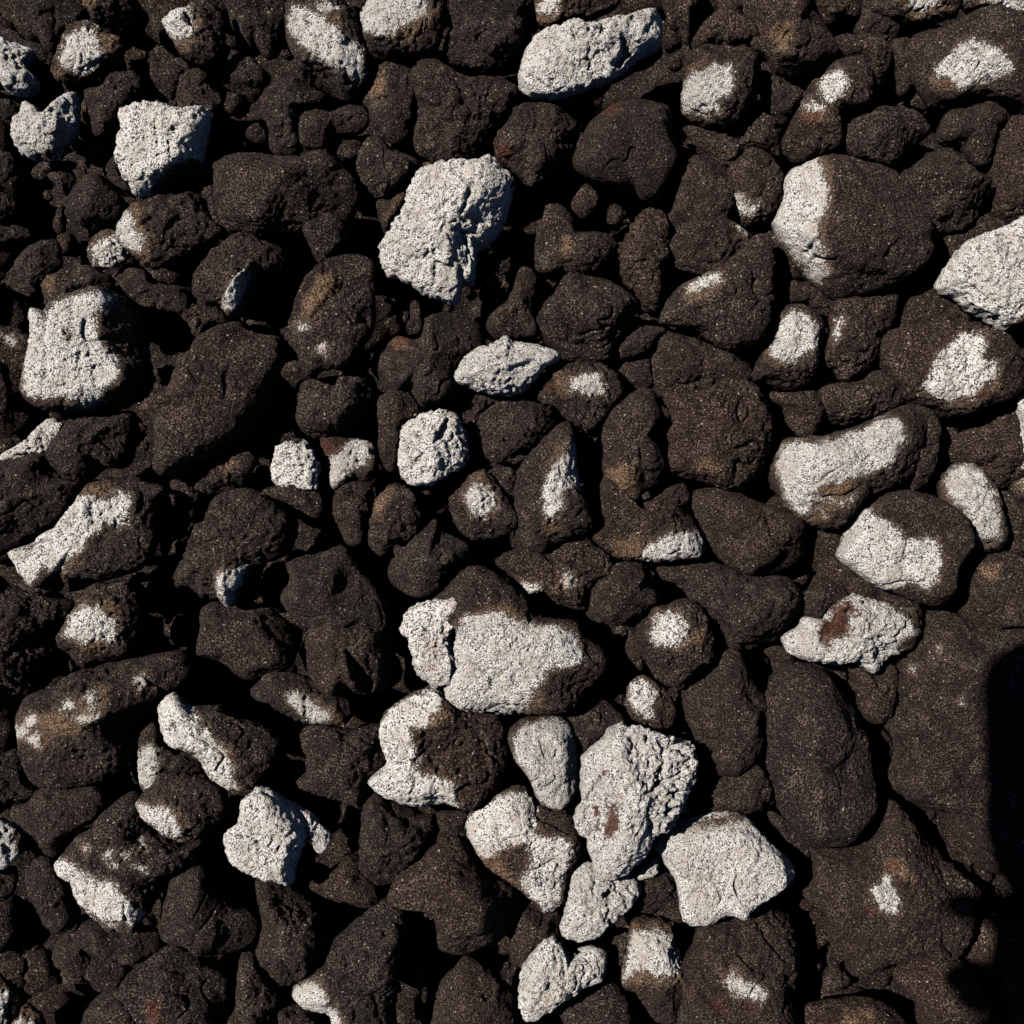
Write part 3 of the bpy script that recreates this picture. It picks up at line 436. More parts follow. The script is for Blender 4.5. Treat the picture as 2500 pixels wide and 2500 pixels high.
13|1.6|tan right-edge stone|small stone with a tan glow cut by the right edge, middle height|184,164 190,157 205,155 205,174 190,172|t:188,160 205,156 205,168 192,166|w:192,160 205,158 205,166 196,165
23|2.6|white kite boulder|big angular boulder with a kite shaped white face and dark right side|68,45 72,36 76,24 80,14 85,10 95,5 105,0 125,0 142,4 152,12 155,25 154,38 152,55 150,70 144,77 132,78 118,74 105,68 98,66 88,60 78,53|w:66,42 74,26 80,10 90,13 97,20 106,24 115,31 132,34 135,38 137,50 134,58 130,65 118,60 112,62 100,67 88,62 76,53|F|S|h9:115,32 118,32 117,52 112,56 108,48
23|1.3|||56,48 66,42 78,52 90,60 105,66 114,72 100,76 85,76 72,68 60,62 55,55
23|1.7|||42,72 50,64 60,58 70,62 74,72 62,82 56,88 48,88 42,80
23|2.3|red-hollowed white stone|cracked white stone with a rust red hollow, right side|31,102 34,96 42,92 46,85 58,86 62,80 70,72 78,70 88,71 98,74 110,76 120,78 124,86 124,96 118,104 110,110 100,115 94,124 86,120 78,115 68,118 55,116 45,114 36,109|W|r:55,99 57,89 63,85 67,78 72,77 75,69 79,73 85,80 80,84 74,86 77,92 72,99 66,101 63,108 57,103|d:58,84 66,80 72,74 74,70 68,68 58,80|d:102,72 124,76 122,86 114,82|d:110,110 108,104 116,96 126,90 126,104|d:72,120 72,116 82,115 88,122|w:62,90 66,88 67,92 62,94|h16:56,95 62,87 68,82 78,76 86,80 80,86 76,94 72,98 66,104 62,108 56,102|h14:46,86 60,84 70,74 74,72 72,78 62,86 50,89|h8:104,74 106,84 112,88 108,90 102,84|d:57,98 60,89 66,84 70,78 74,78 80,80 75,90 70,97 64,101|d:96,68 110,74 118,80 130,80 130,100 120,94 116,86 106,80
23|2|||96,70 115,70 123,76 124,86 112,86
23|1.5|||154,42 165,38 180,40 193,45 205,55 205,92 188,96 175,97 160,92 152,80 152,60|t:164,50 178,50 176,58 166,58
23|1.3|||176,0 192,5 200,20 198,42 186,44 176,36 178,20
23|1.9|white right-edge scrap|small white scrap of stone at the right edge, above the black shadow|187,72 190,65 205,58 205,84 192,80 188,76|W
23|1.4|vast brown slab|vast flat brown slab filling the right side, partly in black shadow|126,82 140,80 155,86 170,90 190,90 215,92 215,262 182,264 168,258 162,250 155,240 150,232 142,222 128,216 114,206 105,200 103,190 109,180 108,167 100,158 104,150 108,140 104,125 112,112|F|R|w:118,120 119,120 119,122|w:150,140 152,140 152,143 150,142|w:135,105 137,105 136,107|h10:160,150 175,148 178,152 162,155|h8:120,150 124,148 128,170 124,172|k9:116,176 140,172 150,200 124,206
23|1.8|||76,118 82,114 94,124 104,116 108,125 108,138 104,148 98,156 90,156 84,150 82,140 80,130
23|1.1|||18,107 30,104 38,110 38,124 28,122 22,112
23|2.7|great grey oval boulder|great upright dark grey oval boulder, lower right|22,140 28,127 38,119 52,118 66,124 76,135 84,150 89,168 91,188 94,205 92,220 84,235 76,242 62,244 48,240 36,225 28,210 23,190 21,170 20,155|S
22|2.2|||130,135 134,128 142,125 148,118 154,110 160,107 168,107 172,112 180,130 187,142 187,158 188,172 184,182 175,188 162,192 150,190 144,180 138,168 134,158 130,148
32|1.7|||142,30 150,22 165,20 175,17 182,22 190,38 190,45 186,50 170,52 155,56 145,54 140,42
22|2.4|white-blotched peaked stone|peaked brown stone with a white blotch on its upper half, centre right|97,92 102,88 108,80 112,77 120,76 128,72 138,74 144,82 148,92 152,105 150,115 142,122 136,128 126,133 118,131 108,122 102,112 100,104|w:107,94 112,85 120,80 126,84 128,88 132,95 128,100 122,105 115,103 108,100|t:110,80 118,78 112,84|t:132,96 142,92 144,98 130,104 116,106 128,102
22|2|||64,82 66,72 70,62 78,56 85,48 98,47 105,52 108,62 116,70 116,76 108,80 106,86 96,90 85,91 74,90 66,86
22|2|white-glinted ridge stone|ridged brown stone with a small white glint, above the largest white plate|2,48 8,42 18,38 25,36 36,42 45,36 55,32 62,30 68,34 75,40 82,46 80,55 70,60 66,68 64,80 55,80 45,75 34,68 22,70 18,62 10,54|w:49,60 51,54 54,54 56,62 50,65|t:42,66 48,56 54,56 54,66|w:18,66 22,62 32,64 31,69 22,70
21|3|upright white flake|upright white flake leaning on the largest white plate, centre|104,90 108,80 118,75 130,73 140,71 152,73 152,80 148,85 142,92 138,100 140,110 140,120 138,130 128,134 118,127 112,120 111,108 108,98 104,96|W|t:116,102 130,100 132,124 120,120|F
21|2.6|largest white plate|largest white plate with a brown top and right end, centre|122,78 135,64 145,54 156,50 168,54 178,60 190,72 195,82 210,86 225,88 232,98 243,108 246,115 240,125 228,136 222,145 205,150 190,152 175,152 150,150 140,146 134,138 134,125 132,105 136,92|w:150,84 160,82 172,80 182,86 195,92 205,90 215,92 224,100 228,115 215,118 205,118 200,128 192,136 190,145 175,156 155,156 136,150 130,138 132,125 138,108 142,96|t:150,84 160,78 176,74 190,86 196,94 182,90 168,80|t:190,140 200,134 198,146 188,150|F|h8:166,124 178,118 172,128 160,138
22|1|grey sliver|thin grey sliver of stone in the dark gap right of the white plate|72,130 78,122 86,117 92,115 90,122 82,128 76,132
22|0.8|||93,98 100,98 104,112 102,122 94,118 90,114
22|2.2|white-fronted small egg|small egg shaped stone with a white front, lower middle|91,140 92,132 96,126 103,124 110,128 118,135 124,142 126,150 122,158 114,161 104,158 95,154 91,148|w:92,138 94,130 100,126 106,128 110,135 110,142 107,146 108,152 102,152 98,146 94,142
22|0.6|||80,136 90,136 92,146 86,144
22|0.6|||120,158 130,152 134,158 126,164
22|1.9|||48,154 56,145 65,138 75,140 85,148 92,156 85,160 75,170 65,182 58,192 52,175
22|2.9|smooth white tooth|smooth white tooth shaped stone pointing down, lower middle|11,165 14,158 22,153 32,152 45,152 54,158 57,168 58,182 58,198 55,206 50,210 44,213 36,210 30,204 26,195 20,185 14,176|w:14,168 18,160 28,155 42,153 52,156 58,170 62,185 60,205 46,216 36,212 30,204 24,193 16,182|S
32|3.6|coral-like white rock|tall white rock with coral like ridges and rust red stains, lower middle|61,15 68,8 76,0 80,-6 90,-8 100,-6 112,-4 125,2 134,3 139,10 140,18 137,28 132,38 128,45 124,50 120,60 112,65 108,75 104,82 95,92 88,97 78,100 70,98 68,85 65,78 64,68 58,66 55,58 58,50 62,45 60,35 61,25|W|r:74,44 86,43 87,56 82,69 74,69 78,56|r:74,24 79,23 80,28 75,28|k8:84,2 92,0 100,20 108,38 108,55 98,78 84,96 74,96 86,70 90,45 82,20|h14:64,40 72,28 80,42 86,50 82,66 70,70 60,60|r:68,50 74,48 74,66 70,62
32|2.2|white curl|thin white curl of stone in the gap under the coral like rock|94,97 100,91 106,84 112,80 114,87 108,93 100,97|W
32|1.8|tan chip|small tan chip in the black gap beside the coral like rock|127,42 132,40 134,50 130,56 127,52|t:120,38 136,38 136,58 124,58|w:128,44 131,44 131,50 129,50
32|3.1|white pentagon|large clean white five sided stone, lower right of centre|111,75 118,66 130,60 145,56 158,53 172,54 182,64 192,74 200,82 206,90 207,98 200,105 188,112 176,117 170,122 160,118 145,124 134,124 128,120 127,108 124,98 118,88 114,82|W|d:126,60 144,54 160,50 174,50 176,56 160,57 140,60|t:120,62 144,56 160,54 180,58 164,62 140,64|d:208,90 209,100 196,112 178,120 198,102|F|S
32|2.8|white stone with black pore|white stone with one round black pore, under the coral like rock|46,128 50,118 52,105 53,95 56,88 66,86 78,88 90,92 99,98 102,106 98,112 88,120 80,126 72,134 62,138 52,136 47,132|W|h26:75,106 80,104 84,107 80,111 76,110
32|1.6|||98,96 112,90 122,92 126,108 110,118 98,116 94,106
32|2.8|heart-shaped white stone|pale heart shaped stone with a dark cleft in its top, near the bottom|18,178 19,165 22,155 28,146 34,140 40,136 46,139 51,146 54,150 59,146 70,143 78,146 79,155 76,164 68,168 58,174 48,180 38,186 32,190 24,192 20,186|W|t:40,160 60,156 60,168 34,184|h42:46,137 56,137 66,143 58,152 52,151|k8:30,150 40,142 44,150 36,170 26,186 22,180
32|2.4|white-hatted stump|brown stump of stone with a white middle band, near the bottom|88,162 91,145 95,126 108,124 121,127 126,142 130,158 128,172 124,190 112,192 104,182 97,172 89,168|w:88,160 92,145 94,133 106,130 120,133 124,145 130,155 120,160 112,162 104,158 96,156 89,164|t:94,126 120,127 120,132 96,131|t:89,164 98,157 112,162 130,156 128,164 100,166
32|2.4|rust-stained dark boulder|big dark boulder with a white fleck and rust red stains, near the bottom|128,152 136,145 140,132 148,126 165,122 185,118 200,122 208,130 212,145 210,165 205,180 202,202 140,205 122,195 126,170|w:156,165 164,158 170,164 178,165 186,174 180,180 170,174 160,168|t:152,158 164,156 174,162 166,166|r:144,178 156,176 160,184 148,186|r:168,180 180,178 178,186 170,186|r:131,170 135,170 134,176
32|2.5|white-marbled stone|rounded stone marbled white and dark brown, lower middle|-18,62 -14,52 -5,45 5,38 15,34 24,36 30,44 40,48 52,52 60,62 60,75 54,88 50,100 50,110 42,118 36,121 30,115 22,108 10,100 -5,88 -12,78|w:-20,60 -12,50 0,43 12,36 24,38 30,46 30,58 30,66 42,68 52,70 54,78 48,88 48,105 42,117 35,120 30,110 20,102 22,92 26,82 22,72 10,72 0,80 -10,80 -16,70|t:4,38 15,33 26,36 14,38|t:-10,80 4,78 12,90 16,100 4,94
32|1.4|||20,106 32,112 40,118 50,110 50,128 46,138 34,142 28,146 20,152 12,140 12,122
21|2.6|white C-marked stone|dark stone with a broad white C along its left side, lower middle|91,155 95,148 102,142 108,138 118,134 128,132 136,138 148,146 160,150 170,152 175,162 177,175 174,190 168,200 158,210 150,216 140,214 128,214 115,216 104,212 94,208 84,202 82,196 88,190 94,185 92,175 90,165|w:89,158 98,146 106,140 118,136 126,132 134,136 132,145 124,152 118,160 110,158 112,168 116,178 112,185 118,190 128,192 140,198 144,208 138,214 126,216 114,218 100,212 86,207 80,197 90,188 93,184 89,172|t:118,160 124,152 134,144 136,150 124,160|t:128,190 142,192 146,204 140,198|h16:118,162 136,158 160,160 165,190 130,190 116,176
21|1.5|||36,165 42,158 55,158 70,162 82,158 94,160 95,172 96,185 86,196 84,206 80,217 70,213 55,208 45,205 32,198 40,190 40,178
21|2|white-slashed stone|brown stone with a short white slash on its lower edge, left of centre|2,136 8,128 18,122 30,122 42,126 52,130 64,134 70,142 72,152 66,158 50,158 38,156 25,150 14,142 6,140|w:27,138 34,135 42,140 50,146 57,150 55,155 45,156 36,150 30,142|t:34,134 46,138 60,148 66,156 56,157 52,148
21|2.2|craggy dark pair top|craggy dark stone with tiny pale dots, upper one of a joined pair|25,48 34,44 48,42 58,38 66,37 72,44 78,54 88,64 94,75 97,88 90,98 75,100 55,98 38,92 30,84 24,74 25,66 28,60
21|2.4|cleft dark stone|dark stone with a deep cleft on its right, left of the white plate|38,96 50,82 65,78 82,80 96,90 98,105 100,118 96,130 88,136 76,137 68,132 58,138 48,132 42,125 39,115 38,102|h34:67,107 74,112 86,128 84,138 76,134 70,122
20|2.1|||131,108 133,92 134,80 140,75 152,76 165,76 175,76 185,82 195,92 200,105 196,118 185,124 170,128 160,126 148,116 138,112
20|2.3|white-bellied round stone|round dark stone with a white belly patch, left side|40,98 44,90 48,80 55,68 62,62 72,62 86,60 92,68 96,78 95,90 90,105 86,112 75,115 62,118 54,120 48,110 42,104|w:43,94 48,84 56,77 62,76 70,82 78,88 80,94 75,102 65,101 55,100 47,98|t:60,74 72,74 82,84 80,90 70,80|t:50,102 70,102 70,108 56,106
20|1.5|||86,60 95,54 103,58 104,65 96,68
20|1.3|||46,58 56,58 66,62 58,72 54,80 48,70|t:50,60 58,62 54,72
20|1.4|||-15,60 0,64 10,66 30,68 42,72 50,80 44,92 42,102 44,110 38,118 32,125 28,132 18,140 5,142 -15,150
20|1.7|||12,62 20,55 32,56 42,58 40,68 25,70 15,67
20|2|long stone with cream blotches|long dark stone with cream and white blotches, lower left|5,155 8,145 15,138 28,134 42,128 55,120 70,115 90,112 110,109 122,109 127,118 128,126 124,132 112,136 105,146 95,150 90,160 92,172 85,184 75,192 60,197 45,200 30,200 20,195 12,180 8,168|w:9,163 14,157 18,156 20,162 14,166|w:17,153 22,149 25,154 22,160 19,157|w:20,166 25,162 27,172 22,171|t:10,163 16,152 24,148 30,156 28,172 16,168|t:50,148 56,138 64,132 70,130 72,146 66,154 54,157 48,152|w:52,152 58,150 66,148 66,152 60,156 54,156|w:58,136 64,134 64,142 60,146|w:40,146 46,140 50,144 44,148|t:26,150 40,148 52,156 58,164 30,162|w:92,126 97,124 100,128 94,134|t:92,122 100,122 102,130 94,134|t:26,168 34,164 34,170 28,173
20|2.5|white-crested dark stone|dark stone with a jagged white crest running down its left side, lower left|104,148 108,138 116,136 124,143 132,146 145,145 160,152 178,158 188,168 185,182 176,192 168,200 158,202 148,201 140,192 134,182 124,175 112,172 106,162|w:104,150 106,138 116,135 122,142 130,147 135,158 142,166 152,175 156,185 155,192 158,200 148,201 138,190 132,178 122,173 112,174 104,162|r:153,176 158,180 158,186 154,184|t:140,166 154,172 158,186 150,176|d:113,154 118,156 118,160 115,160
30|2.1|white-strapped stone|small dark stone with a white strap on its left, lower left|92,5 95,-2 104,-10 110,5 118,10 130,12 136,20 134,26 120,26 108,28 104,34 98,38 94,30 92,15|w:92,12 98,7 104,8 106,18 104,28 98,38 93,30 92,20
30|2.6|cream-lipped stone|rounded brown stone with a cream white lower lip, lower left|90,44 96,38 104,30 110,24 125,24 140,28 150,36 152,50 146,62 138,68 128,72 118,70 108,66 100,60 92,52|w:91,44 98,47 108,48 115,50 118,58 122,64 120,69 106,64 98,57 90,50|t:92,42 108,46 118,50 126,58 130,70 118,70 120,58 106,48
30|3.4|white pitted cube|bright white pitted cube shaped stone in a black gap, lower left|150,75 151,66 158,60 162,54 164,42 168,38 175,35 184,37 192,44 200,50 206,60 206,72 200,84 198,92 196,101 190,100 182,96 172,90 160,85 153,80|W|F
30|2.9|white crescent|white crescent shaped piece hugging the pitted cube on its right|194,46 204,48 212,54 218,61 223,66 220,73 215,78 211,74 208,66 202,58|W
30|2.2|white-hemmed long stone|long dark stone with a thick white hem on its lower left side, near the bottom|33,88 38,82 44,74 50,66 60,60 66,52 76,44 85,40 92,44 98,58 106,66 118,70 126,74 134,72 136,80 130,88 118,92 112,98 105,110 98,120 92,128 82,130 74,128 62,120 50,110 46,100 36,94|w:32,88 40,82 46,84 54,88 60,94 68,98 75,100 82,104 88,112 94,116 99,119 90,127 82,122 75,128 62,119 50,111 45,102 42,97 34,96|w:71,79 75,78 75,81|w:91,86 99,88 96,91|w:94,69 98,70 98,74|w:56,74 60,74 58,77|w:76,84 80,86 79,88|w:84,78 88,76 87,80
30|1.7|||8,48 18,44 24,36 34,30 45,28 58,30 70,38 72,48 66,56 58,60 48,68 44,76 36,82 28,80 22,70 14,60 8,54
30|2.2|grey-white edge ball|grey white rounded stone cut by the left edge, lower left|-20,52 -5,55 5,58 12,62 15,70 15,78 10,84 4,88 -5,89 -20,90|W|d:10,60 18,64 18,80 11,80 8,70
30|1|||-12,90 8,88 10,100 6,108 0,112 -12,112
30|1.8|||17,90 24,80 34,84 40,96 48,110 52,118 52,126 40,132 30,128 24,118 18,108 16,98
30|2.3|lumpy black-brown stone|lumpy dark stone right of the white hemmed long stone, near the bottom|105,130 106,112 110,102 114,94 125,88 136,88 142,96 150,108 158,116 168,120 175,128 174,138 168,144 155,148 140,148 125,144 112,142 106,138
30|1.5|||52,122 60,122 74,128 90,128 106,132 108,144 100,150 90,154 80,152 65,148 50,140
30|1.5|||32,150 40,136 52,132 62,140 80,150 84,160 78,172 68,174 62,165 55,168 45,162 40,154
30|1.8|||55,190 62,178 75,170 88,172 98,180 99,205 52,208
30|1.9|pocked bottom stone|dark pocked stone with faint red tints at the bottom edge, lower left|82,165 95,152 110,145 125,150 140,158 155,168 156,185 152,208 96,208 94,185 88,175|r:98,178 108,176 108,190 100,190
30|1.6|white-crusted corner stone|small white crusted stone cut by the left edge, bottom left corner|-15,160 0,163 6,168 9,174 5,182 5,208 -15,208|w:-15,172 0,170 8,172 4,182 4,208 -15,208|r:-4,163 4,166 2,171
30|1.7|tan-white corner pebble|small tan and white stone at the bottom edge, bottom left corner|6,194 14,188 15,180 22,184 28,190 28,208 8,208|w:6,194 14,190 24,192 28,198 28,208 8,208|t:14,180 24,184 26,192 16,192
30|1.2|||-15,8 0,10 10,12 16,20 20,32 26,36 18,42 8,46 0,52 -15,50
31|2|||6,95 14,93 28,101 40,110 50,122 56,136 54,148 42,160 28,168 18,165 10,155 5,148 8,138 9,122 7,108
31|2.5|white-cornered ridge stone|large dark ridge of stone with a white lower left corner, bottom edge|58,140 66,132 75,125 84,118 94,112 102,110 108,116 110,125 106,138 104,155 102,170 100,190 98,208 62,208 55,190 40,184 30,178 32,168 42,158 54,148|w:28,176 36,168 41,164 48,168 54,172 56,180 62,188 66,192 60,196 50,190 38,184|t:44,162 54,170 60,184 70,194 62,186 54,174
30|1.6|||160,150 168,146 172,152 176,160 180,168 188,177 184,190 184,208 150,208 156,180
31|1|||18,172 32,178 50,190 50,208 20,208
31|0.9|||112,148 116,146 122,152 125,165 124,175 120,182 117,175 113,160
31|2|domed bottom stone|domed plain dark stone at the bottom edge, left of the heart shaped one|127,180 132,165 140,158 146,150 152,150 162,155 172,165 182,175 184,190 182,208 126,208 126,190
31|2.4|dark shoulder stone|broad dark stone between the white cube and the marbled stone, lower middle|95,110 98,98 104,88 114,80 122,70 130,66 142,68 150,78 155,86 165,94 175,98 184,104 185,112 184,125 180,135 172,142 160,146 145,147 130,145 128,132 124,120 114,112 105,110
31|1.9|||76,70 78,55 80,42 88,38 98,45 110,50 120,55 126,54 128,64 122,72 114,82 104,92 96,100 84,98 76,88
31|1.5|||42,100 52,92 62,86 66,80 76,82 80,92 88,100 92,112 84,116 75,116 62,110 50,106
31|1.3|||182,106 196,112 205,125 202,140 194,158 185,158 178,144 182,128
31|1.2|||124,54 138,50 150,52 152,68 135,70
32|1.4|||56,178 68,170 78,168 88,172 98,184 106,202 60,208 50,198 46,188
32|1.2|||80,140 88,130 95,134 92,150 88,158 80,152
32|1.3|||118,90 130,108 130,124 112,122 106,112
33|1.8|sprawling pocked boulder|sprawling dark boulder with a small white crumb near its middle, bottom right|45,105 52,95 52,82 50,75 80,75 92,68 98,52 103,42 112,50 125,62 140,78 145,85 158,97 160,110 158,125 150,140 140,148 125,148 108,152 95,160 80,165 75,152 68,150 64,135 63,125 58,115|w:92,105 100,95 104,97 108,105 110,112 108,120 98,116 95,110|t:100,84 112,84 118,96 104,94|r:100,86 108,84 108,92 102,92|r:88,116 96,118 94,124
33|2|white-pimpled lobe|brown lobe of stone with one tiny white pimple, by the black shadow|126,90 140,84 155,95 166,105 158,118 146,132 138,135 128,122|w:134,120 138,120 139,125 136,126
33|1.5|||106,160 120,150 140,147 152,152 165,165 175,185 178,208 130,208 122,182 112,170
33|1|||58,168 62,155 68,152 74,160 78,165 66,172
33|2.3|bottom-edge dome|smooth dark dome of stone cut by the bottom edge, bottom right|38,200 46,184 60,180 80,178 95,180 108,186 120,198 122,210 38,210|t:70,186 90,184 90,194 72,194
33|1.2|||160,130 175,125 205,130 205,208 180,208 172,180 165,165 155,150
33|1|||20,48 28,52 40,62 54,78 45,82 30,70 22,58
'''
STEP = 3.7
def tile_xy(tile, s):
    r, c = int(tile[0]), int(tile[1])
    return [(600 * c + float(a) * 3.6232, 600 * r + float(b) * 3.6232) for a, b in (q.split(',') for q in s.split())]

STONES = []
def build_stone(idx, line):
    f = line.split('|')
    tile, lev, nick, label = f[0], float(f[1]), f[2], f[3]
    rs = np.random.RandomState(1000 + idx)
    P = smooth_poly(tile_xy(tile, f[4]))
    marks = f[5:]
    allwhite = 'W' in marks
    shape = [m for m in marks if m[0] in 'hk' and ':' in m]; marks = [m for m in marks if m not in shape]
    has_w = allwhite or any(m.startswith('w:') for m in marks)
    c, area = centroid(P); r = math.sqrt(area / math.pi)
    zc = (lev - 2.0) * 52.0
    nt = int(np.clip(2 * np.pi * r / STEP, 40, 300)); nt_top = int(np.clip(1.35 * r / STEP, 12, 80)); nt_bot = 7
    th, R = radii(P, c, nt)
    ph = np.concatenate([np.linspace(0, 1, nt_top + 1)[1:] ** 0.9 * np.pi / 2, np.pi / 2 + np.linspace(0, 1, nt_bot + 2)[1:-1] * np.pi / 2])
    nr = len(ph)
    S, Cc = np.sin(ph)[:, None], np.cos(ph)[:, None]
    D = np.stack([S * np.cos(th), S * np.sin(th), Cc * np.ones(nt)], 2)         # nr, nt, 3
    # a rounded block: smooth minimum of a sphere and a handful of planes
    npl = rs.randint(7, 12)
    N = rs.normal(size=(npl, 3)); N[:, 2] = np.abs(N[:, 2]) * 0.9 + 0.12; N /= np.linalg.norm(N, axis=1)[:, None]
    H = rs.uniform(0.60, 0.88, npl)
    if has_w:
        N[:, :2] *= 0.62; N /= np.linalg.norm(N, axis=1)[:, None]; H = H * 0.35 + 0.55
    pw = rs.choice([9, 13, 18])
    if 'F' in marks:
        N[0] = (-0.10, 0.06, 0.99); H[0] = 0.46; pw = 16
    q = (np.maximum(D @ N.T, 0) / H) ** pw
    ne = 2.7 if has_w else 2.15                       # flatter top and steeper flank than a sphere
    rad = (q.sum(2) + ((S ** ne + np.abs(Cc) ** ne) ** (pw / ne) * np.ones(nt))) ** (-1.0 / pw)
    topd = ((np.maximum(N[:, 2], 0) / H) ** pw).sum() + 1.0
    rad_top = topd ** (-1.0 / pw)
    B = D * rad[:, :, None]
    hx = np.hypot(B[:, :, 0], B[:, :, 1]); m = hx.max(0); rho = hx / m
    k = rs.uniform(0.68, 0.92)
    Rmin = min(r, 1.25 * np.percentile(R, 15))
    Ht = k * (0.5 * r + 0.5 * Rmin)
    if 'F' in marks: Ht *= 1.1
    elif has_w: Ht *= 0.8
    z = B[:, :, 2]
    z = np.where(z > 0, z * Ht, z * r * 0.75)
    X = R * rho * np.cos(th); Y = R * rho * np.sin(th)
    V = np.concatenate([[[0, 0, rad_top * Ht]], np.stack([X, Y, z], 2).reshape(-1, 3), [[0, 0, -r * 0.75 * 0.8]]])
    # relief along the local outward direction
    nrm = V / (np.array([np.mean(R), np.mean(R), Ht]) ** 2); nrm /= np.linalg.norm(nrm, axis=1)[:, None] + 1e-9
    sd = rs.uniform(0, 500, 3)
    W = V + sd
    warp = 0.25 * r * np.stack([noise(W / (r * 0.9) + 7), noise(W / (r * 0.9) + 31), noise(W / (r * 0.9) + 63)], 1)
    a = 0.20 * r * noise((W + warp) / (r * 0.95))
    a += 0.075 * r * noise((W + warp) / (r * 0.42) + 11)
    rid = np.abs(noise((W + 2 * warp) / (r * 0.6) + 5)); a -= 0.09 * r * np.exp(-(rid / 0.05) ** 2) * np.clip(noise(W / (r * .8) + 90) * 3 + .3, 0, 1)
    side = np.clip(nrm[:, 2] * 1.5 + 0.08, 0.05, 1)
    a = a * side
    rough = 1.0 if allwhite else 0.75 if has_w else rs.choice([0.4, 0.55, 0.85])
    if 'S' in marks: rough *= 0.55
    if 'R' in marks: rough = 1.1; a += 9 * noise(W / 60 + 12) * side
    a += rough * (8.0 * noise(W / 27 + 3) + 7.5 * noise(W / 13 + 17) + 5.0 * noise(W / 8 + 29))
    pit = noise(W / (17 if has_w else 24) + 41)
    a -= (5.5 if has_w else 4.0) * rough * np.clip((pit - 0.16) / 0.12, 0, 1)
    if nick == 'coral-like white rock':
        u = np.stack([W[:, 0] * .85 + W[:, 1] * .45, W[:, 1] * .75 - W[:, 0] * .3, W[:, 2] * .7], 1)
        fl = np.abs(noise((u + warp * .9) / 19)); mask = np.clip((V[:, 0] - 0.45 * V[:, 1] - 15) / 50, 0, 1)
        a -= mask * (22 * np.exp(-(fl / 0.14) ** 2) * np.clip(noise(W / 33 + 44) * 5 + .35, 0, 1) - 8 * noise(W / 11 + 3) - 13 * noise(W / 25 + 8))
    V = V + nrm * a[:, None]
    # flatten the lowest part so stones can rest on one another
    zw = (zc + V[:, 2]) * PX
    s = (CAM_H - zc * PX) / CAM_H
    cw = np.array([(c[0] - 1250) * s, (1250 - c[1]) * s])
    # screen position of each vertex for the marks
    wx = (cw[0] + V[:, 0] * s); wy = (cw[1] - V[:, 1] * s)
    kk = CAM_H / (CAM_H - zw)
    img = np.stack([1250 + wx * kk, 1250 - wy * kk], 1)
    for mk in shape:                                   # hollows and ridges
        depth, poly = mk[1:].split(':')
        d = signed_dist(img + np.stack([noise(W / 22 + 50), noise(W / 22 + 60)], 1) * 9, tile_xy(tile, poly))
        d = np.clip((d + 5) / 14, 0, 1); d = d * d * (3 - 2 * d) * (V[:, 2] > 0)
        V[:, 2] += (-1 if mk[0] == 'h' else 1) * float(depth) * d
    bleach = np.full(len(V), 30.0 if allwhite else -30.0); tan = np.full(len(V), -30.0); rust = tan.copy()
    jit = np.stack([noise(W / 40 + 70), noise(W / 40 + 80)], 1) * 16 + np.stack([noise(W / 13 + 71), noise(W / 13 + 81)], 1) * 11
    for mk in marks:
        if ':' not in mk: continue
        d = signed_dist(img + jit, tile_xy(tile, mk[2:])) * PX * 1000
        if mk[0] == 'w': bleach = np.maximum(bleach, d)
        elif mk[0] == 't': tan = np.maximum(tan, d)
        elif mk[0] == 'r': rust = np.maximum(rust, d)
    for mk in marks:
        if mk[0] == 'd':
            d = signed_dist(img + jit, tile_xy(tile, mk[2:])) * PX * 1000
            bleach = np.minimum(bleach, -d)
    if allwhite: bleach = np.where(V[:, 2] < -0.30 * r, -10, bleach)
    Vw = np.stack([V[:, 0] * s, -V[:, 1] * s, V[:, 2]], 1) * PX
    kind = 'pale_stone' if allwhite else ('patched_stone' if any(m_.startswith('w:') for m_ in marks) else 'dark_stone')
    # mirrored y turns the winding round: reverse the rings
    me = grid_mesh(kind, Vw, nt, nr, M_STONE, dict(bleach=bleach, tan=tan, rust=rust))
    me.flip_normals()
    o = bpy.data.objects.new(kind, me); COL.objects.link(o)
    o.location = (cw[0] * PX, cw[1] * PX, zc * PX)
    o['category'] = 'stone'
    tone = float(np.clip(0.10 + 0.55 * c[0] / 2500 + rs.uniform(-0.3, 0.3), 0, 1)) * (0.15 if 'grey' in label else 1)
    o.color = (tone, tone, tone, 1)
    o['group'] = {'pale_stone': 'bleached pale stones in the pile', 'patched_stone': 'dark stones with bleached patches', 'dark_stone': 'plain dark volcanic stones'}[kind]
    ev, _ = np.linalg.eigh(np.cov((P - c).T))
    STONES.append(dict(o=o, nick=nick, label=label, c=c, r=r, asp=math.sqrt(ev[1] / ev[0]), kind=kind))

for i, ln in enumerate(x for x in DATA.strip().splitlines() if x.strip()):
    build_stone(i, ln)

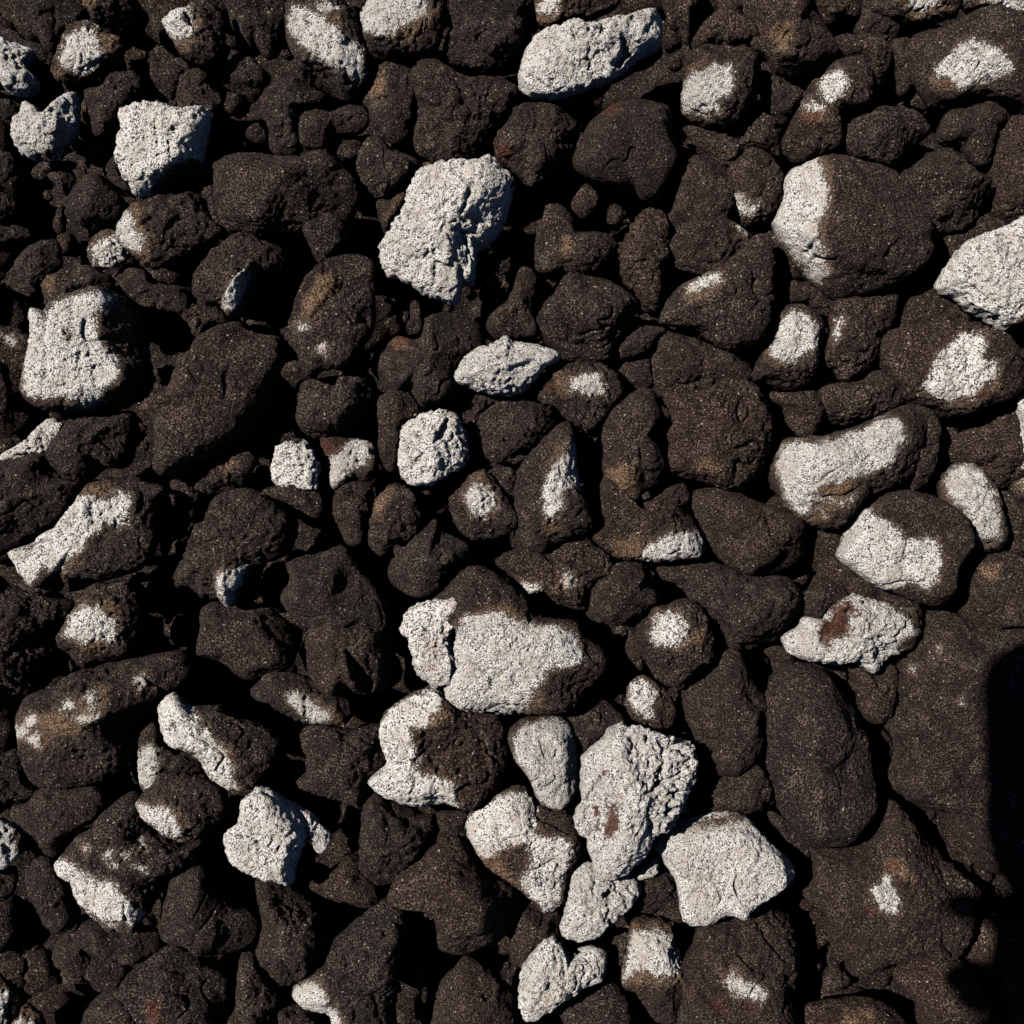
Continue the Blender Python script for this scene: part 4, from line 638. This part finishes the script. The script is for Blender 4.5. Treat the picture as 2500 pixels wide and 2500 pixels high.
# ------------------------------------------------------------------ the tablet the picture is taken with and the hand that holds it
def plain(name, col, rough):
    m = bpy.data.materials.new(name); m.use_nodes = True; b = m.node_tree.nodes['Principled BSDF']
    nz = m.node_tree.nodes.new('ShaderNodeTexNoise'); nz.inputs['Scale'].default_value = 60
    mx = m.node_tree.nodes.new('ShaderNodeMix'); mx.data_type = 'RGBA'
    m.node_tree.links.new(nz.outputs['Fac'], mx.inputs[0])
    mx.inputs[6].default_value = C(*[c * .85 for c in col]); mx.inputs[7].default_value = C(*col)
    m.node_tree.links.new(mx.outputs[2], b.inputs['Base Color']); b.inputs['Roughness'].default_value = rough
    return m
def slab(name, x0, x1, y0, y1, z0, z1, rad, mat, parent):
    pts = []
    for cx, cy, a0 in ((x1 - rad, y1 - rad, 0), (x0 + rad, y1 - rad, 90), (x0 + rad, y0 + rad, 180), (x1 - rad, y0 + rad, 270)):
        for k in range(9):
            a = math.radians(a0 + k * 90 / 8); pts.append((cx + rad * math.cos(a), cy + rad * math.sin(a)))
    n = len(pts)
    V = [(x, y, z0) for x, y in pts] + [(x, y, z1) for x, y in pts]
    F = [list(range(n))[::-1], list(range(n, 2 * n))] + [[k, (k + 1) % n, n + (k + 1) % n, n + k] for k in range(n)]
    me = bpy.data.meshes.new(name); me.from_pydata(V, [], F); me.materials.append(mat)
    o = bpy.data.objects.new(name, me); COL.objects.link(o); o.parent = parent
    return o
PZ = 0.522
ta = -math.cos(SUN_EL) / math.sin(SUN_EL) * PZ
ox, oy = ta * SUN_DX / L, ta * SUN_DY / L             # from a shadow on the stones up to what casts it
tab = bpy.data.objects.new('tablet', None); COL.objects.link(tab)
tab['label'] = 'dark tablet held level above the stones, casting the straight black shadow at the right edge'
tab['category'] = 'tablet'
tx, ty = 0.2346 + ox, -0.064 + oy
slab('casing', tx, tx + 0.26, ty - 0.175, ty, PZ, PZ + 0.006, 0.024, plain('dark_anodised_metal', (0.03, 0.03, 0.032), 0.5), tab)
slab('screen', tx + 0.006, tx + 0.254, ty - 0.169, ty - 0.006, PZ + 0.0062, PZ + 0.007, 0.018, plain('dark_glass', (0.01, 0.01, 0.012), 0.1), tab)
def hand():
    def S(px, py, dz=0.0): return ((px - 1250) * PX + ox, (1250 - py) * PX + oy, PZ - 0.012 + dz)
    V = [S(2760, 2620), S(2700, 2560), S(2620, 2500), S(2560, 2440)]            # forearm, wrist, palm, knuckles
    Rr = [0.038, 0.030, 0.034, 0.030]; E = [(0, 1), (1, 2), (2, 3)]
    def finger(root, pts, rad):
        last = root
        for k, p in enumerate(pts):
            V.append(S(*p)); Rr.append(rad * (1 - 0.09 * k)); E.append((last, len(V) - 1)); last = len(V) - 1
    finger(3, [(2520, 2300), (2450, 2235), (2375, 2222)], 0.0085)
    finger(3, [(2480, 2420), (2420, 2400), (2362, 2405)], 0.0090)
    finger(2, [(2530, 2480), (2460, 2450), (2395, 2448)], 0.0085)
    finger(2, [(2560, 2560), (2490, 2530), (2430, 2525)], 0.0078)
    finger(2, [(2700, 2440, .02), (2690, 2370, .028), (2660, 2310, .026)], 0.0105)
    import bmesh
    me = bpy.data.meshes.new('person'); me.from_pydata(V, E, [])
    bm = bmesh.new(); bm.from_mesh(me); bm.verts.layers.skin.verify(); bm.to_mesh(me); bm.free()
    o = bpy.data.objects.new('person', me); COL.objects.link(o)
    sk = o.modifiers.new('skin', 'SKIN'); sk.use_smooth_shade = True
    for k, rr in enumerate(Rr):
        me.skin_vertices[0].data[k].radius = (rr, rr * (0.45 if k in (2, 3) else 1))
    me.skin_vertices[0].data[0].use_root = True
    sb = o.modifiers.new('smooth', 'SUBSURF'); sb.levels = 2; sb.render_levels = 2
    me.materials.append(plain('skin', (0.42, 0.24, 0.17), 0.6))
    o['label'] = 'hand of a person holding the tablet, its fingers casting the bumpy shadow at lower right'
    o['category'] = 'person'
hand()

# ------------------------------------------------------------------ labels of the plain stones: from what they look like and lie beside
def direction(v):
    a = math.degrees(math.atan2(-v[1], v[0])) % 360
    return ['right of', 'up and right of', 'above', 'up and left of', 'left of', 'down and left of', 'below', 'down and right of'][int((a + 22.5) // 45) % 8]
LM = [s for s in STONES if s['nick']]
for s in LM: s['o']['label'] = s['label']
used = set()
for s in STONES:
    if s['nick']: continue
    size = 'tiny' if s['r'] < 28 else 'small' if s['r'] < 48 else 'medium' if s['r'] < 75 else 'large'
    shape = 'long' if s['asp'] > 1.75 else 'oval' if s['asp'] > 1.35 else 'rounded'
    lm = sorted(LM, key=lambda t: np.hypot(*(t['c'] - s['c'])) - 0.8 * t['r'])
    txt = f"{size} {shape} dark stone {direction(s['c'] - lm[0]['c'])} the {lm[0]['nick']}"
    if txt in used:
        for t2 in lm[1:6]:
            txt = f"{size} dark stone {direction(s['c'] - lm[0]['c'])} {lm[0]['nick']}, {direction(s['c'] - t2['c'])} {t2['nick']}"
            if txt not in used and len(txt.split()) <= 16: break
    used.add(txt); s['o']['label'] = txt
print('stones', len(STONES), 'tris', sum(len(s['o'].data.polygons) for s in STONES) * 2, 'labels', len(used))
print('max words', max(len(s['o']['label'].split()) for s in STONES), len({s['o']['label'] for s in STONES}))
